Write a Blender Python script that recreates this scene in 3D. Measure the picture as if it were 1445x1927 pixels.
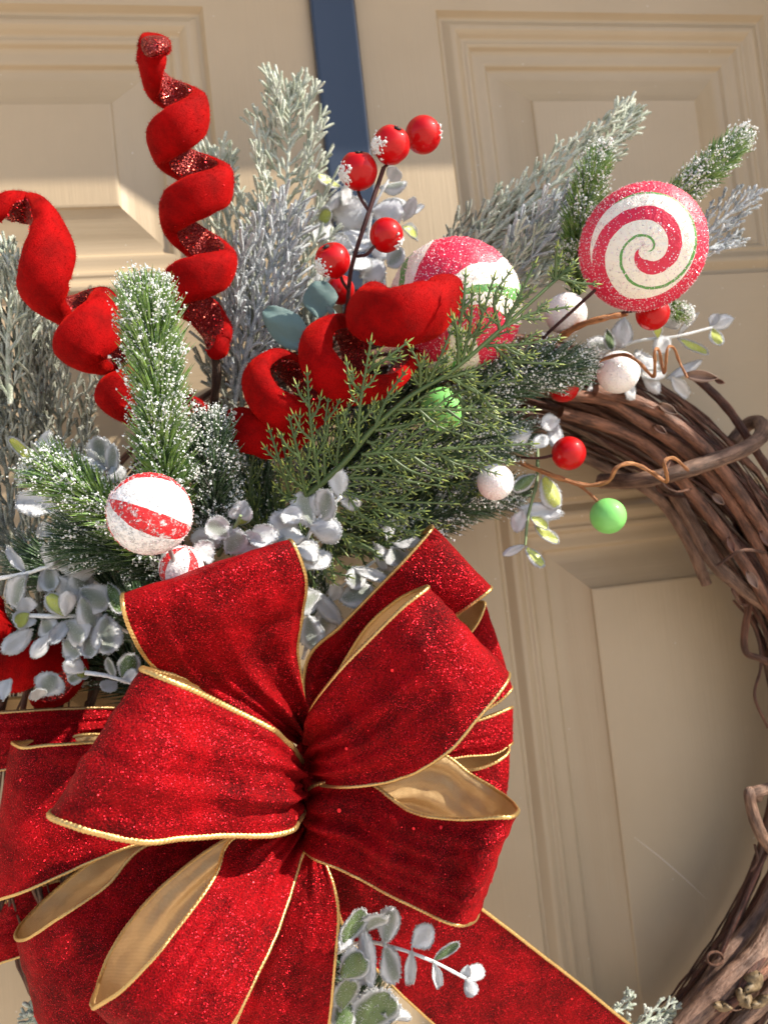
import bpy, bmesh, math, random
from mathutils import Vector, Matrix, noise
R = math.radians
rnd = random.Random(7)
scene = bpy.context.scene
for o in list(bpy.data.objects): bpy.data.objects.remove(o)

# ---------------------------------------------------------------- camera
YAW, PITCH, ROLL = R(10.0), R(2.8), R(-6.2)
D = 0.616                     # metres from the door to the lens
F, CX, CY = 1449.0, 722.5, 963.5
fw = Vector((math.sin(YAW)*math.cos(PITCH), math.cos(YAW)*math.cos(PITCH), math.sin(PITCH)))
rt0 = fw.cross(Vector((0, 0, 1))).normalized(); up0 = rt0.cross(fw)
rt = math.cos(ROLL)*rt0 + math.sin(ROLL)*up0
up = -math.sin(ROLL)*rt0 + math.cos(ROLL)*up0
CAM = Vector((0, -D, 0))
cam = bpy.data.objects.new('camera', bpy.data.cameras.new('camera'))
scene.collection.objects.link(cam)
m3 = Matrix((rt, up, -fw)).transposed()
cam.matrix_world = Matrix.Translation(CAM) @ m3.to_4x4()
cam.data.sensor_fit = 'HORIZONTAL'
cam.data.lens = 6.86
cam.data.sensor_width = 6.86*1445/F
cam.data.clip_start = 0.01; cam.data.clip_end = 200
cam.data.dof.use_dof = True
cam.data.dof.focus_distance = 0.40
cam.data.dof.aperture_fstop = 2.4
scene.camera = cam
scene.render.resolution_x, scene.render.resolution_y = 767, 1024

# ---------------------------------------------------------------- light
SA, SB = 2.2, 1.9           # the sun comes from the upper right, in front of the door
sun_dir = Vector((SA, -1, SB)).normalized()
world = bpy.data.worlds.new('World'); scene.world = world
world.use_nodes = True
nt = world.node_tree
sky = nt.nodes.new('ShaderNodeTexSky'); sky.sky_type = 'NISHITA'; sky.sun_disc = False
sky.sun_elevation = math.asin(sun_dir.z); sky.sun_rotation = math.atan2(sun_dir.x, sun_dir.y)
bg = nt.nodes['Background']; bg.inputs[1].default_value = 0.128
nt.links.new(sky.outputs[0], bg.inputs[0])
sl = bpy.data.lights.new('sun', 'SUN'); sl.energy = 5.0; sl.angle = R(0.5); sl.color = (1.0, 0.91, 0.77)
so = bpy.data.objects.new('sun', sl); scene.collection.objects.link(so)
so.rotation_euler = (-sun_dir).to_track_quat('-Z', 'Y').to_euler(); so.location = (3, -4, 3)
vs = scene.view_settings; vs.view_transform = 'Standard'; vs.look = 'None'; vs.gamma = 1; vs.use_curve_mapping = False
vs.exposure = 0.84

# ---------------------------------------------------------------- helpers
def P(px, py, d):
    """the point seen at photo position (px, py), d metres in front of the door"""
    v = rt*((px-CX)/F) - up*((py-CY)/F) + fw
    return CAM + v*((D-d)/v.y)
def S(d): return (D-d)/F      # metres per photo pixel at that distance
TOCAM = Vector((0, -1, 0))

def catmull(pts, n):
    """n+1 samples along a Catmull-Rom curve through pts (Vectors, any size)"""
    m = len(pts); out = []
    for k in range(n+1):
        t = k/n*(m-1); i = min(int(t), m-2); f = t-i
        p1, p2 = pts[i], pts[i+1]
        p0 = pts[i-1] if i > 0 else p1*2-p2
        p3 = pts[i+2] if i+2 < m else p2*2-p1
        out.append(0.5*((2*p1) + (p2-p0)*f + (2*p0-5*p1+4*p2-p3)*f*f + (3*p1-p0-3*p2+p3)*f**3))
    return out
def PP(lst, n): return catmull([P(*q) for q in lst], n)

class MB:
    def __init__(s): s.v = []; s.f = []; s.m = []; s.uv = []; s.a = []
    def quadgrid(s, rows, closed=False, mi=0, uvs=None, attr=None, flip=False):
        b = len(s.v); n = len(rows[0])
        for i, r in enumerate(rows):
            s.v += list(r)
            for j in range(n):
                s.uv.append(uvs[i][j] if uvs else (0, 0)); s.a.append(attr[i][j] if attr else 0.0)
        for i in range(len(rows)-1):
            for j in range(n if closed else n-1):
                j2 = (j+1) % n
                q = (b+i*n+j, b+i*n+j2, b+(i+1)*n+j2, b+(i+1)*n+j)
                s.f.append(q[::-1] if flip else q); s.m.append(mi(i, j) if callable(mi) else mi)
    def tube(s, path, rad, sides=6, mi=0, cap=True, flat=None, fn=None, tipattr=False):
        n = len(path)
        if not callable(rad):
            r0 = rad; rad = (lambda t: r0)
        t0 = (path[1]-path[0]).normalized()
        nrm = t0.orthogonal().normalized(); rows = []; uvs = []; L = 0; at = []
        for i, p in enumerate(path):
            a = path[max(i-1, 0)]; c = path[min(i+1, n-1)]
            t = (c-a).normalized() if (c-a).length > 1e-9 else t0
            nrm = (nrm - t*nrm.dot(t))
            nrm = nrm.normalized() if nrm.length > 1e-9 else t.orthogonal().normalized()
            bn = t.cross(nrm)
            if i: L += (p-path[i-1]).length
            r = rad(i/(n-1)); row = []; uv = []
            for k in range(sides):
                an = 2*math.pi*k/sides
                rr = r*(fn(an, L, i/(n-1), p) if fn else 1)
                row.append(p + (nrm*math.cos(an) + bn*math.sin(an))*rr); uv.append((k/sides, L))
            rows.append(row); uvs.append(uv); at.append([i/(n-1)]*sides)
            t0 = t
        s.quadgrid(rows, True, mi, uvs, at)
        if cap:
            for row, p, e, rev in ((rows[0], path[0], 0, True), (rows[-1], path[-1], 1, False)):
                b = len(s.v); s.v += row + [p]; s.uv += [(0, 0)]*(sides+1); s.a += [float(e)]*(sides+1)
                mm = mi if not callable(mi) else mi(0 if e == 0 else n-2, 0)
                for k in range(sides):
                    q = (b+k, b+(k+1) % sides, b+sides)
                    s.f.append(q[::-1] if rev else q); s.m.append(mm)
    def spike(s, p, tip, r, mi=0, mi2=None, sides=3, mid=0.5, mr=0.85):
        ax = (tip-p); n = ax.normalized().orthogonal().normalized(); b = ax.normalized().cross(n)
        st = len(s.v); ph = rnd.random()*6
        for f, rr in ((0, r), (mid, r*mr)):
            for k in range(sides):
                an = ph+2*math.pi*k/sides
                s.v.append(p+ax*f+(n*math.cos(an)+b*math.sin(an))*rr); s.uv.append((0, 0)); s.a.append(f)
        s.v.append(tip); s.uv.append((0, 0)); s.a.append(1)
        for k in range(sides):
            k2 = (k+1) % sides
            s.f.append((st+k, st+k2, st+sides+k2, st+sides+k)); s.m.append(mi)
            s.f.append((st+sides+k, st+sides+k2, st+2*sides)); s.m.append(mi if mi2 is None else mi2)
    def blob(s, p, r, mi=0, jit=0.45):
        """a ragged 8-faced clump"""
        st = len(s.v)
        ds = [Vector(q) for q in ((1,0,0),(-1,0,0),(0,1,0),(0,-1,0),(0,0,1),(0,0,-1))]
        q = Matrix.Rotation(rnd.random()*6, 3, Vector((rnd.random()-.5, rnd.random()-.5, rnd.random()+.01)))
        for dd in ds:
            s.v.append(p+(q @ dd)*r*(1+rnd.uniform(-jit, jit))); s.uv.append((0, 0)); s.a.append(0)
        for f in ((0,2,4),(2,1,4),(1,3,4),(3,0,4),(2,0,5),(1,2,5),(3,1,5),(0,3,5)):
            s.f.append(tuple(st+i for i in f)); s.m.append(mi)
    def disc(s, p, nrm, r, mi=0, n=6):
        st = len(s.v); a = nrm.orthogonal().normalized(); b = nrm.cross(a)
        for k in range(n):
            an = 2*math.pi*k/n
            s.v.append(p+(a*math.cos(an)+b*math.sin(an))*r); s.uv.append((0, 0)); s.a.append(0)
        s.f.append(tuple(range(st, st+n))); s.m.append(mi)
    def sphere(s, c, r, nu=32, nv=20, mi=0, ax=None, fn=None):
        M = Vector((0, 0, 1)).rotation_difference(ax or Vector((0, 0, 1))).to_matrix()
        rows = []; uvs = []
        for i in range(nv+1):
            th = math.pi*i/nv; row = []; uv = []
            for k in range(nu):
                an = 2*math.pi*k/nu
                dd = Vector((math.sin(th)*math.cos(an), math.sin(th)*math.sin(an), math.cos(th)))
                row.append(c + M @ (dd*r*(fn(dd) if fn else 1))); uv.append((k/nu, i/nv))
            rows.append(row); uvs.append(uv)
        s.quadgrid(rows, True, mi, uvs, flip=True)
    def mesh(s, name, mats, off=Vector((0, 0, 0)), smooth=True):
        me = bpy.data.meshes.new(name)
        me.from_pydata([tuple(v-off) for v in s.v], [], s.f)
        for m in (mats if isinstance(mats, (list, tuple)) else [mats]): me.materials.append(m)
        me.polygons.foreach_set('material_index', s.m)
        me.polygons.foreach_set('use_smooth', [smooth]*len(s.f))
        ul = me.uv_layers.new(name='UVMap')
        idx = [0]*len(me.loops); me.loops.foreach_get('vertex_index', idx)
        fl = []
        for i in idx: fl += s.uv[i]
        ul.data.foreach_set('uv', fl)
        at = me.attributes.new('along', 'FLOAT', 'POINT'); at.data.foreach_set('value', s.a)
        me.update(); return me
    def build(s, name, mats, parent=None, smooth=True, at=None, kind=None):
        if parent is None: off = at if at is not None else sum(s.v, Vector((0, 0, 0)))/max(1, len(s.v))
        else:
            off = Vector((0, 0, 0)); q = parent
            while q: off = off+q.location; q = q.parent
        o = bpy.data.objects.new(name, s.mesh(name, mats, off, smooth))
        scene.collection.objects.link(o)
        if parent is None: o.location = off
        else: o.parent = parent
        if kind: o['kind'] = kind
        return o

def thing(name, label, cat, loc, group=None):
    o = bpy.data.objects.new(name, None); scene.collection.objects.link(o)
    o.location = loc; o.empty_display_size = 0.01
    return tag(o, label, cat, group)
def tag(o, label, cat, group=None):
    o['label'] = label; o['category'] = cat
    if group: o['group'] = group
    return o

# ---------------------------------------------------------------- materials
class NT:
    def __init__(s, name):
        s.m = bpy.data.materials.new(name); s.m.use_nodes = True; s.t = s.m.node_tree
        s.b = s.t.nodes['Principled BSDF']; s.out = s.t.nodes['Material Output']
    def n(s, kind, **kw):
        x = s.t.nodes.new('ShaderNode'+kind)
        for k, v in kw.items():
            if k in x.inputs: x.inputs[k].default_value = v
            else: setattr(x, k, v)
        return x
    def l(s, a, b): s.t.links.new(a, b)
    def math(s, op, a, b=None, clamp=False):
        x = s.t.nodes.new('ShaderNodeMath'); x.operation = op; x.use_clamp = clamp
        for i, q in enumerate((a, b)):
            if q is None: continue
            if isinstance(q, (int, float)): x.inputs[i].default_value = q
            else: s.l(q, x.inputs[i])
        return x.outputs[0]
    def mix(s, fac, a, b):
        x = s.t.nodes.new('ShaderNodeMix'); x.data_type = 'RGBA'
        for sock, q in ((x.inputs[0], fac), (x.inputs[6], a), (x.inputs[7], b)):
            if isinstance(q, (int, float)): sock.default_value = q
            elif isinstance(q, tuple): sock.default_value = (*q, 1)
            else: s.l(q, sock)
        return x.outputs[2]
    def ramp(s, fac, lo, hi):
        x = s.t.nodes.new('ShaderNodeMapRange'); x.clamp = True
        x.inputs[1].default_value = lo; x.inputs[2].default_value = hi; s.l(fac, x.inputs[0]); return x.outputs[0]
    def co(s, kind='Object', sc=(1, 1, 1)):
        t = s.n('TexCoord'); mp = s.n('Mapping'); mp.inputs['Scale'].default_value = sc
        s.l(t.outputs[kind], mp.inputs[0]); return mp.outputs[0]
    def noise(s, co, scale, detail=3, rough=.55):
        x = s.n('TexNoise', Scale=scale, Detail=detail, Roughness=rough); s.l(co, x.inputs['Vector']); return x.outputs[0]
    def vor(s, co, scale, feature='F1'):
        x = s.n('TexVoronoi', Scale=scale); x.feature = feature; s.l(co, x.inputs['Vector']); return x
    def bump(s, h, strength, dist, base=None):
        x = s.n('Bump', Strength=strength, Distance=dist); s.l(h, x.inputs['Height'])
        if base: s.l(base, x.inputs['Normal'])
        return x.outputs[0]
    def set(s, **kw):
        for k, v in kw.items():
            k = k.replace('_', ' ')
            sock = s.b.inputs[k]
            if isinstance(v, tuple): sock.default_value = (*v, 1) if len(v) == 3 else v
            elif isinstance(v, (int, float)): sock.default_value = v
            else: s.l(v, sock)
        return s
    def sparkle(s, co, scale, spread, thresh):
        """mask and random normal of glitter flakes"""
        v = s.vor(co, scale)
        sep = s.n('SeparateColor'); s.l(v.outputs['Color'], sep.inputs[0])
        uneven = s.math('MULTIPLY', s.math('SUBTRACT', s.noise(co, 55, 3), .5), .55)
        mask = s.math('MULTIPLY', s.math('GREATER_THAN', s.math('ADD', sep.outputs[2], uneven), thresh), s.math('LESS_THAN', v.outputs['Distance'], .42))
        sub = s.n('VectorMath', operation='SUBTRACT'); s.l(v.outputs['Color'], sub.inputs[0]); sub.inputs[1].default_value = (.5, .5, .5)
        scl = s.n('VectorMath', operation='SCALE'); s.l(sub.outputs[0], scl.inputs[0]); scl.inputs['Scale'].default_value = spread
        g = s.n('NewGeometry'); add = s.n('VectorMath', operation='ADD'); s.l(g.outputs['Normal'], add.inputs[0]); s.l(scl.outputs[0], add.inputs[1])
        nm = s.n('VectorMath', operation='NORMALIZE'); s.l(add.outputs[0], nm.inputs[0])
        return mask, nm.outputs[0]
    def glitter(s, color, co, scale, spread, thresh, rough=.3):
        mask, nm = s.sparkle(co, scale, spread, thresh)
        p = s.n('BsdfPrincipled', Metallic=(.9 if color[1] < .5 else .15), Roughness=rough); p.inputs['Base Color'].default_value = (*color, 1)
        s.l(nm, p.inputs['Normal'])
        mx = s.n('MixShader'); s.l(mask, mx.inputs[0]); s.l(s.b.outputs[0], mx.inputs[1]); s.l(p.outputs[0], mx.inputs[2])
        s.l(mx.outputs[0], s.out.inputs[0]); return s

def m_paint(vert):
    t = NT('door_paint_vertical' if vert else 'door_paint_horizontal')
    c = t.co('Object', (260, 1, 9) if vert else (9, 1, 260))
    n1 = t.noise(c, 1, 5, .65); c2 = t.co('Object'); n2 = t.noise(c2, 9, 4); sp = t.vor(c2, 240)
    sepn = t.n('SeparateColor'); t.l(sp.outputs['Color'], sepn.inputs[0])
    spot = t.math('MULTIPLY', t.math('GREATER_THAN', sepn.outputs[0], .985), t.math('LESS_THAN', sp.outputs['Distance'], .16))
    col = t.mix(t.ramp(n2, .3, .7), (.400, .308, .200), (.435, .338, .224))
    col = t.mix(spot, col, (.55, .48, .38))
    b = t.bump(n1, .30, .0012)
    b = t.bump(t.noise(c2, 900, 2), .06, .0006, b)
    t.set(Base_Color=col, Roughness=.42, Normal=b); t.b.inputs['Specular IOR Level'].default_value = .45
    return t.m
M = {}
M['paintV'] = m_paint(True); M['paintH'] = m_paint(False)

def m_ribbon():
    t = NT('red_velvet_ribbon'); c = t.co()
    big = t.noise(c, 42, 5, .6); fine = t.noise(c, 1100, 2, .6)
    w = t.ramp(t.math('ADD', t.math('MULTIPLY', big, .55), t.math('MULTIPLY', fine, .6)), .46, .72)
    t.set(Base_Color=t.mix(w, (.065, .0001, .0008), (.33, .0009, .004)), Roughness=.62, Normal=t.bump(fine, .95, .0010, t.bump(big, .6, .007)))
    t.set(Sheen_Weight=.10, Sheen_Roughness=.35, Sheen_Tint=(1, .03, .04)); t.b.inputs['Specular IOR Level'].default_value = .08
    return t.glitter((.95, .02, .04), c, 2100, 1.1, .87, .44).m
def m_velvet():
    t = NT('plush_red_velvet'); c = t.co(); n1 = t.noise(c, 70, 4, .65); n2 = t.noise(c, 1500, 2)
    t.set(Base_Color=t.mix(t.ramp(n1, .36, .64), (.17, .0002, .0004), (.31, .0005, .001)), Roughness=.8, Normal=t.bump(n2, .8, .0007, t.bump(n1, .3, .003)))
    t.set(Sheen_Weight=.5, Sheen_Roughness=.28, Sheen_Tint=(1, .02, .01)); t.b.inputs['Specular IOR Level'].default_value = .08
    return t.m
def m_tinsel():
    t = NT('red_tinsel'); c = t.co(); v = t.vor(c, 700)
    t.set(Base_Color=(.16, .003, .004), Roughness=.45, Metallic=.5, Normal=t.bump(v.outputs['Distance'], 1, .001))
    return t.glitter((.85, .14, .10), c, 900, 2.4, .45, .22).m
def m_gold(name, col, rough=.34):
    t = NT(name); c = t.co(); n1 = t.noise(c, 900, 3)
    t.set(Base_Color=t.mix(n1, tuple(x*.55 for x in col), col), Roughness=rough, Metallic=.85, Normal=t.bump(n1, .6, .0006)); return t.m
def m_lining():
    t = NT('gold_satin_lining'); u = t.co('UV', (1, 1, 1)); sp = t.n('SeparateXYZ'); t.l(u, sp.inputs[0])
    a = t.math('SINE', t.math('MULTIPLY', sp.outputs[0], 900.0)); b = t.math('SINE', t.math('MULTIPLY', sp.outputs[1], 9000.0))
    w = t.math('MULTIPLY', a, b); n1 = t.noise(t.co(), 60, 3)
    t.set(Base_Color=t.mix(t.ramp(w, -1, 1), (.46, .28, .12), (.88, .63, .32)), Roughness=.36, Metallic=.35, Normal=t.bump(w, .25, .0003, t.bump(n1, .4, .004)))
    return t.m
M['ribbon'] = m_ribbon(); M['velvet'] = m_velvet(); M['tinsel'] = m_tinsel(); M['lining'] = m_lining()
M['trim'] = m_gold('gold_cord', (.74, .49, .19), .38); M['trim_dark'] = m_gold('bronze_cord', (.50, .33, .15))
t = NT('red_glitter_flake').set(Base_Color=(.75, .025, .035), Roughness=.34, Metallic=.85); M['flake'] = t.m
def m_hanger():
    t = NT('navy_lacquered_metal'); c = t.co(); n1 = t.noise(c, 30, 4)
    t.set(Base_Color=(.028, .036, .055), Roughness=t.math('ADD', t.math('MULTIPLY', n1, .12), .16), Metallic=.0, Coat_Weight=.5, Coat_Roughness=.1); return t.m
M['hanger'] = m_hanger()
def m_bark(name, a, b):
    t = NT(name); c = t.co('UV', (9, 60, 1)); n1 = t.noise(c, 1, 5, .7); n2 = t.noise(t.co(), 45, 3)
    c3 = t.co('UV', (26, 90, 1)); n3 = t.noise(c3, 1, 3)
    t.set(Base_Color=t.mix(t.ramp(t.math('ADD', t.math('MULTIPLY', n1, .6), t.math('MULTIPLY', n2, .4)), .41, .59), a, b), Roughness=.6,
          Normal=t.bump(n3, 1.0, .0013, t.bump(n1, .9, .0022)))
    return t.m
M['vine'] = m_bark('brown_vine_bark', (.060, .023, .013), (.27, .115, .066)); M['vine2'] = m_bark('grey_brown_vine_bark', (.09, .046, .030), (.29, .17, .115))
M['vine3'] = m_bark('dark_red_vine_bark', (.042, .014, .009), (.19, .068, .042)); M['curl'] = m_bark('copper_tendril', (.25, .08, .025), (.62, .27, .10))
M['berrystem'] = m_bark('maroon_stem', (.045, .010, .010), (.11, .03, .03)); M['darkstem'] = m_bark('dark_brown_stem', (.03, .016, .012), (.08, .045, .03))
def m_needle(name, a, b, fr=.5):
    t = NT(name); c = t.co(); n1 = t.noise(c, 170, 2); n2 = t.noise(c, 800, 2)
    at = t.n('Attribute', attribute_name='along')
    col = t.mix(t.ramp(n1, .35, .65), a, b)
    col = t.mix(t.math('MULTIPLY', t.ramp(n2, .5, .62), fr), col, (.70, .74, .74))
    t.set(Base_Color=col, Roughness=.5); t.b.inputs['Subsurface Weight'].default_value = 0
    return t.m
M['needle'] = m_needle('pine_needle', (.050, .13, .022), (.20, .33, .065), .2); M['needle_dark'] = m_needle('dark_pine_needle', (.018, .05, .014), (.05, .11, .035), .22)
def m_snow():
    t = NT('snow_flock'); c = t.co(); n1 = t.noise(c, 900, 2)
    t.set(Base_Color=(.70, .73, .72), Roughness=.75, Normal=t.bump(n1, .8, .0008)); return t.glitter((.95, .95, 1), c, 1500, 1.6, .8, .15).m
M['snow'] = m_snow()
def m_flock(name, a, w):
    t = NT(name); c = t.co(); n1 = t.noise(c, 130, 3); n2 = t.noise(c, 1300, 2, .7)
    f = t.ramp(t.math('ADD', t.math('MULTIPLY', n1, .5), t.math('MULTIPLY', n2, .5)), .40, .62)
    t.set(Base_Color=t.mix(f, a, w), Roughness=.9, Normal=t.bump(n2, .9, .0010), Sheen_Weight=.4, Sheen_Roughness=.4); return t.m
M['flock'] = m_flock('frosted_sage', (.24, .29, .20), (.70, .74, .66)); M['flock_blue'] = m_flock('frosted_blue_grey', (.20, .235, .25), (.66, .70, .74))
M['flock_dark'] = m_flock('frosted_olive_grey', (.10, .105, .065), (.42, .44, .38)); M['flock_white'] = m_flock('white_frosting', (.62, .67, .68), (.90, .92, .96))
def m_leaf(name, a, b, frost, w=(.88, .90, .95)):
    t = NT(name); c = t.co(); n1 = t.noise(c, 160, 3); n2 = t.noise(c, 1500, 2, .7)
    rim = t.n('Attribute', attribute_name='along').outputs['Fac']
    f = t.math('ADD', t.math('MULTIPLY', t.math('POWER', rim, 2.4), 1.3), t.math('ADD', t.math('MULTIPLY', n2, .9), t.math('MULTIPLY', n1, .5)))
    f = t.ramp(f, 1.25-frost, 1.75-frost)
    t.set(Base_Color=t.mix(f, t.mix(n1, a, b), w), Roughness=t.math('ADD', t.math('MULTIPLY', f, .4), .45), Normal=t.bump(t.math('MULTIPLY', n2, f), .9, .0009))
    return t.glitter((.9, .95, 1), c, 1900, 1.6, .93, .2).m
M['leaf_w'] = m_leaf('white_frosted_leaf', (.50, .56, .52), (.66, .70, .68), .95); M['leaf_g'] = m_leaf('grey_green_frosted_leaf', (.15, .20, .12), (.27, .33, .22), .66, (.82, .85, .90))
M['leaf_y'] = m_leaf('yellow_green_frosted_leaf', (.30, .36, .05), (.50, .54, .12), .12); M['leaf_d'] = m_leaf('dark_green_frosted_leaf', (.045, .085, .022), (.10, .16, .045), .08)
def m_bluel():
    t = NT('blue_green_leaf'); c = t.co('Object', (1, 1, 1)); n1 = t.noise(c, 120, 4)
    rim = t.n('Attribute', attribute_name='along').outputs['Fac']
    t.set(Base_Color=t.mix(n1, (.055, .12, .12), (.17, .27, .26)), Roughness=.45, Normal=t.bump(n1, .4, .001)); return t.m
M['leaf_b'] = m_bluel()
t = NT('eucalyptus_stem').set(Base_Color=(.16, .22, .10), Roughness=.6); M['estem'] = t.m
t = NT('cedar_green'); c = t.co(); t.set(Base_Color=t.mix(t.noise(c, 70, 3), (.036, .070, .020), (.072, .118, .034)), Roughness=.48); M['cedar'] = t.m
t = NT('cedar_tip_lime'); t.set(Base_Color=(.22, .28, .06), Roughness=.45); M['cedar_tip'] = t.m
def m_gloss(name, col, rough=.12):
    t = NT(name); c = t.co(); n1 = t.noise(c, 60, 3)
    t.set(Base_Color=t.mix(n1, tuple(x*.8 for x in col), col), Roughness=.5, Specular_IOR_Level=.12, Coat_Weight=.40, Coat_Roughness=rough, Normal=t.bump(n1, .15, .003)); return t.m
M['berry'] = m_gloss('glossy_red', (.46, .001, .003), .04); M['green_ball'] = m_gloss('glossy_green', (.22, .62, .16), .06)
t = NT('black_calyx').set(Base_Color=(.012, .01, .01), Roughness=.7); M['black'] = t.m
def m_sugar(name, col):
    t = NT(name); c = t.co(); v = t.vor(c, 1100); n1 = t.noise(c, 300, 3)
    t.set(Base_Color=col, Roughness=.5, Normal=t.bump(v.outputs['Distance'], .6, .0006)); t.b.inputs['Subsurface Weight'].default_value = .12
    t.b.inputs['Subsurface Scale'].default_value = .003
    return t.glitter((.95, .93, .95), c, 1150, 1.5, .78, .2).m
M['sugar'] = m_sugar('white_sugar_ball', (.84, .81, .82))

# ---------------------------------------------------------------- the place: door, surround, ground
def slab(name, x0, x1, y0, y1, z0, z1, mat, parent=None, kind=None):
    b = MB()
    for q in ([(x0,y0,z0),(x1,y0,z0),(x1,y0,z1),(x0,y0,z1)], [(x1,y0,z0),(x1,y1,z0),(x1,y1,z1),(x1,y0,z1)], [(x1,y1,z0),(x0,y1,z0),(x0,y1,z1),(x1,y1,z1)],
              [(x0,y1,z0),(x0,y0,z0),(x0,y0,z1),(x0,y1,z1)], [(x0,y0,z1),(x1,y0,z1),(x1,y1,z1),(x0,y1,z1)], [(x0,y1,z0),(x1,y1,z0),(x1,y0,z0),(x0,y0,z0)]):
        s0 = len(b.v); b.v += [Vector(p) for p in q]; b.uv += [(0, 0)]*4; b.a += [0]*4; b.f.append((s0, s0+1, s0+2, s0+3)); b.m.append(0)
    return b.build(name, mat, parent, smooth=False, kind=kind)
t = NT('pale_stucco'); c = t.co(); t.set(Base_Color=t.mix(t.noise(c, 8, 4), (.60, .54, .46), (.70, .64, .56)), Roughness=.85, Normal=t.bump(t.noise(c, 90, 4), .5, .004)); stucco = t.m
t = NT('concrete_paving'); c = t.co(); t.set(Base_Color=t.mix(t.noise(c, 3, 5), (.56, .48, .39), (.68, .59, .49)), Roughness=.9, Normal=t.bump(t.noise(c, 60, 4), .4, .004)); paving = t.m
ground = MB(); ground.quadgrid([[Vector((-40, -40, -1.25)), Vector((40, -40, -1.25))], [Vector((-40, 6, -1.25)), Vector((40, 6, -1.25))]])
ground.build('ground', paving, kind='structure')
YD = .20                                           # depth of the recess the door stands in
XE, ZE = .203, .318                                # where the sunlight ends on the door
slab('wall', XE+SA*YD, 3.0, -YD, .12, .505, 2.4, stucco, kind='structure')
slab('wall', XE+SA*YD, 3.0, -YD-.05, .12, -1.25, .505, stucco, kind='structure')      # unseen lower part; made-up projection added to keep sun off the lower stile
slab('wall', -3.0, -.46, -YD, .12, -1.25, 2.4, stucco, kind='structure')
slab('ceiling', -.46, XE+SA*YD, -YD, .12, ZE+SB*YD, 2.4, stucco, kind='structure')

door = thing('panel_door', 'tan painted door with raised moulded panels behind the wreath', 'door', (0.1, 0.0, -.4))
xs = [-.42, -.312, .0045, .2005, .517, .63]; zs = [-1.2, -.70, .0275, .2135, .4575, .60]
PROF = [(0, 0), (.0035, .0042), (.0055, .0048), (.008, .0035), (.012, .0012), (.015, .0010), (.0185, .0028), (.0215, .0052), (.0235, .0056), (.0255, .0050), (.028, .0056), (.0305, .0082),
        (.033, .0090), (.0425, .0092), (.045, .0120), (.0475, .0126), (.0785, .0040), (.0795, .0024), (.0815, .0020)]
def sheet(name, x0, x1, z0, z1, mat, y=0.0):
    b = MB(); nx, nz = 2, 2
    b.quadgrid([[Vector((x0, y, z0)), Vector((x1, y, z0))], [Vector((x0, y, z1)), Vector((x1, y, z1))]])
    return b.build(name, mat, door, smooth=False)
def slabd(name, x0, x1, z0, z1, mat):
    return slab(name, x0, x1, 0, .02, z0, z1, mat, door)
for x0, x1 in ((xs[0], xs[1]), (xs[2], xs[3]), (xs[4], xs[5])): slabd('stile', x0, x1, zs[0], zs[5], M['paintV'])
for x0, x1 in ((xs[1], xs[2]), (xs[3], xs[4])):
    for z0, z1 in ((zs[0], zs[1]), (zs[2], zs[3]), (zs[4], zs[5])): slabd('rail', x0, x1, z0, z1, M['paintH'])
for x0, x1 in ((xs[1], xs[2]), (xs[3], xs[4])):
    for z0, z1 in ((zs[1], zs[2]), (zs[3], zs[4])):
        h = MB(); v = MB()
        fine = []
        for i in range(len(PROF)-1):
            for k in range(3): f = k/3; fine.append(tuple((PROF[i][j]*(1-f)+PROF[i+1][j]*f)*(1, 1.18)[j] for j in (0, 1)))
        fine.append((PROF[-1][0], PROF[-1][1]*1.18))
        h.quadgrid([[Vector((x0+o, y, z1-o)), Vector((x1-o, y, z1-o))] for o, y in fine], flip=True)
        h.quadgrid([[Vector((x0+o, y, z0+o)), Vector((x1-o, y, z0+o))] for o, y in fine])
        v.quadgrid([[Vector((x0+o, y, z0+o)), Vector((x0+o, y, z1-o))] for o, y in fine], flip=True)
        v.quadgrid([[Vector((x1-o, y, z0+o)), Vector((x1-o, y, z1-o))] for o, y in fine])
        h.build('moulding', M['paintH'], door); v.build('moulding', M['paintV'], door)
        o, y = PROF[-1]; y *= 1.18; sheet('panel', x0+o, x1-o, z0+o, z1-o, M['paintV'], y)

b = MB(); b.tube(PP([(1196, 1578, .0), (1240, 1612, .0), (1290, 1655, .0), (1332, 1695, .0)], 20), lambda t: .00055*math.sin(math.pi*(.1+.85*t)), 5)
for i, v in enumerate(b.v): b.v[i] = Vector((v.x, v.y*.3+.0023, v.z))
t = NT('pale_scratch').set(Base_Color=(.62, .52, .42), Roughness=.6); b.build('scratch', t.m, door)
# hanger: a flat metal strap with rolled edges that hooks over the door top
hb = MB(); hx0 = P(579, 10, .006).x; hx1 = P(666, 10, .006).x
hx0b = P(622, 330, .006).x; hx1b = P(706, 330, .006).x
w0, w1 = (hx0+hx0b)/2, (hx1+hx1b)/2
sec = [(w0, -.002), (w0+.0002, -.0052), (w0+.0016, -.0062), (w0+.0034, -.0060), ((w0+w1)/2, -.0060), (w1-.0034, -.0060), (w1-.0016, -.0062), (w1-.0002, -.0052), (w1, -.002)]
def hrow(z, dy): return [Vector((x, y-dy, z)) for x, y in sec]
hb.quadgrid([hrow(.60, 0), hrow(.45, 0), hrow(.30, 0), hrow(.18, .001), hrow(.165, .006), hrow(.160, .02), hrow(.170, .035), hrow(.20, .04)])
hs = tag(hb.build('wreath_hanger', M['hanger']), 'glossy navy metal over door strap running down behind the greenery', 'hanger')
so_ = hs.modifiers.new('solid', 'SOLIDIFY'); so_.thickness = .0012; so_.offset = 0

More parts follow.
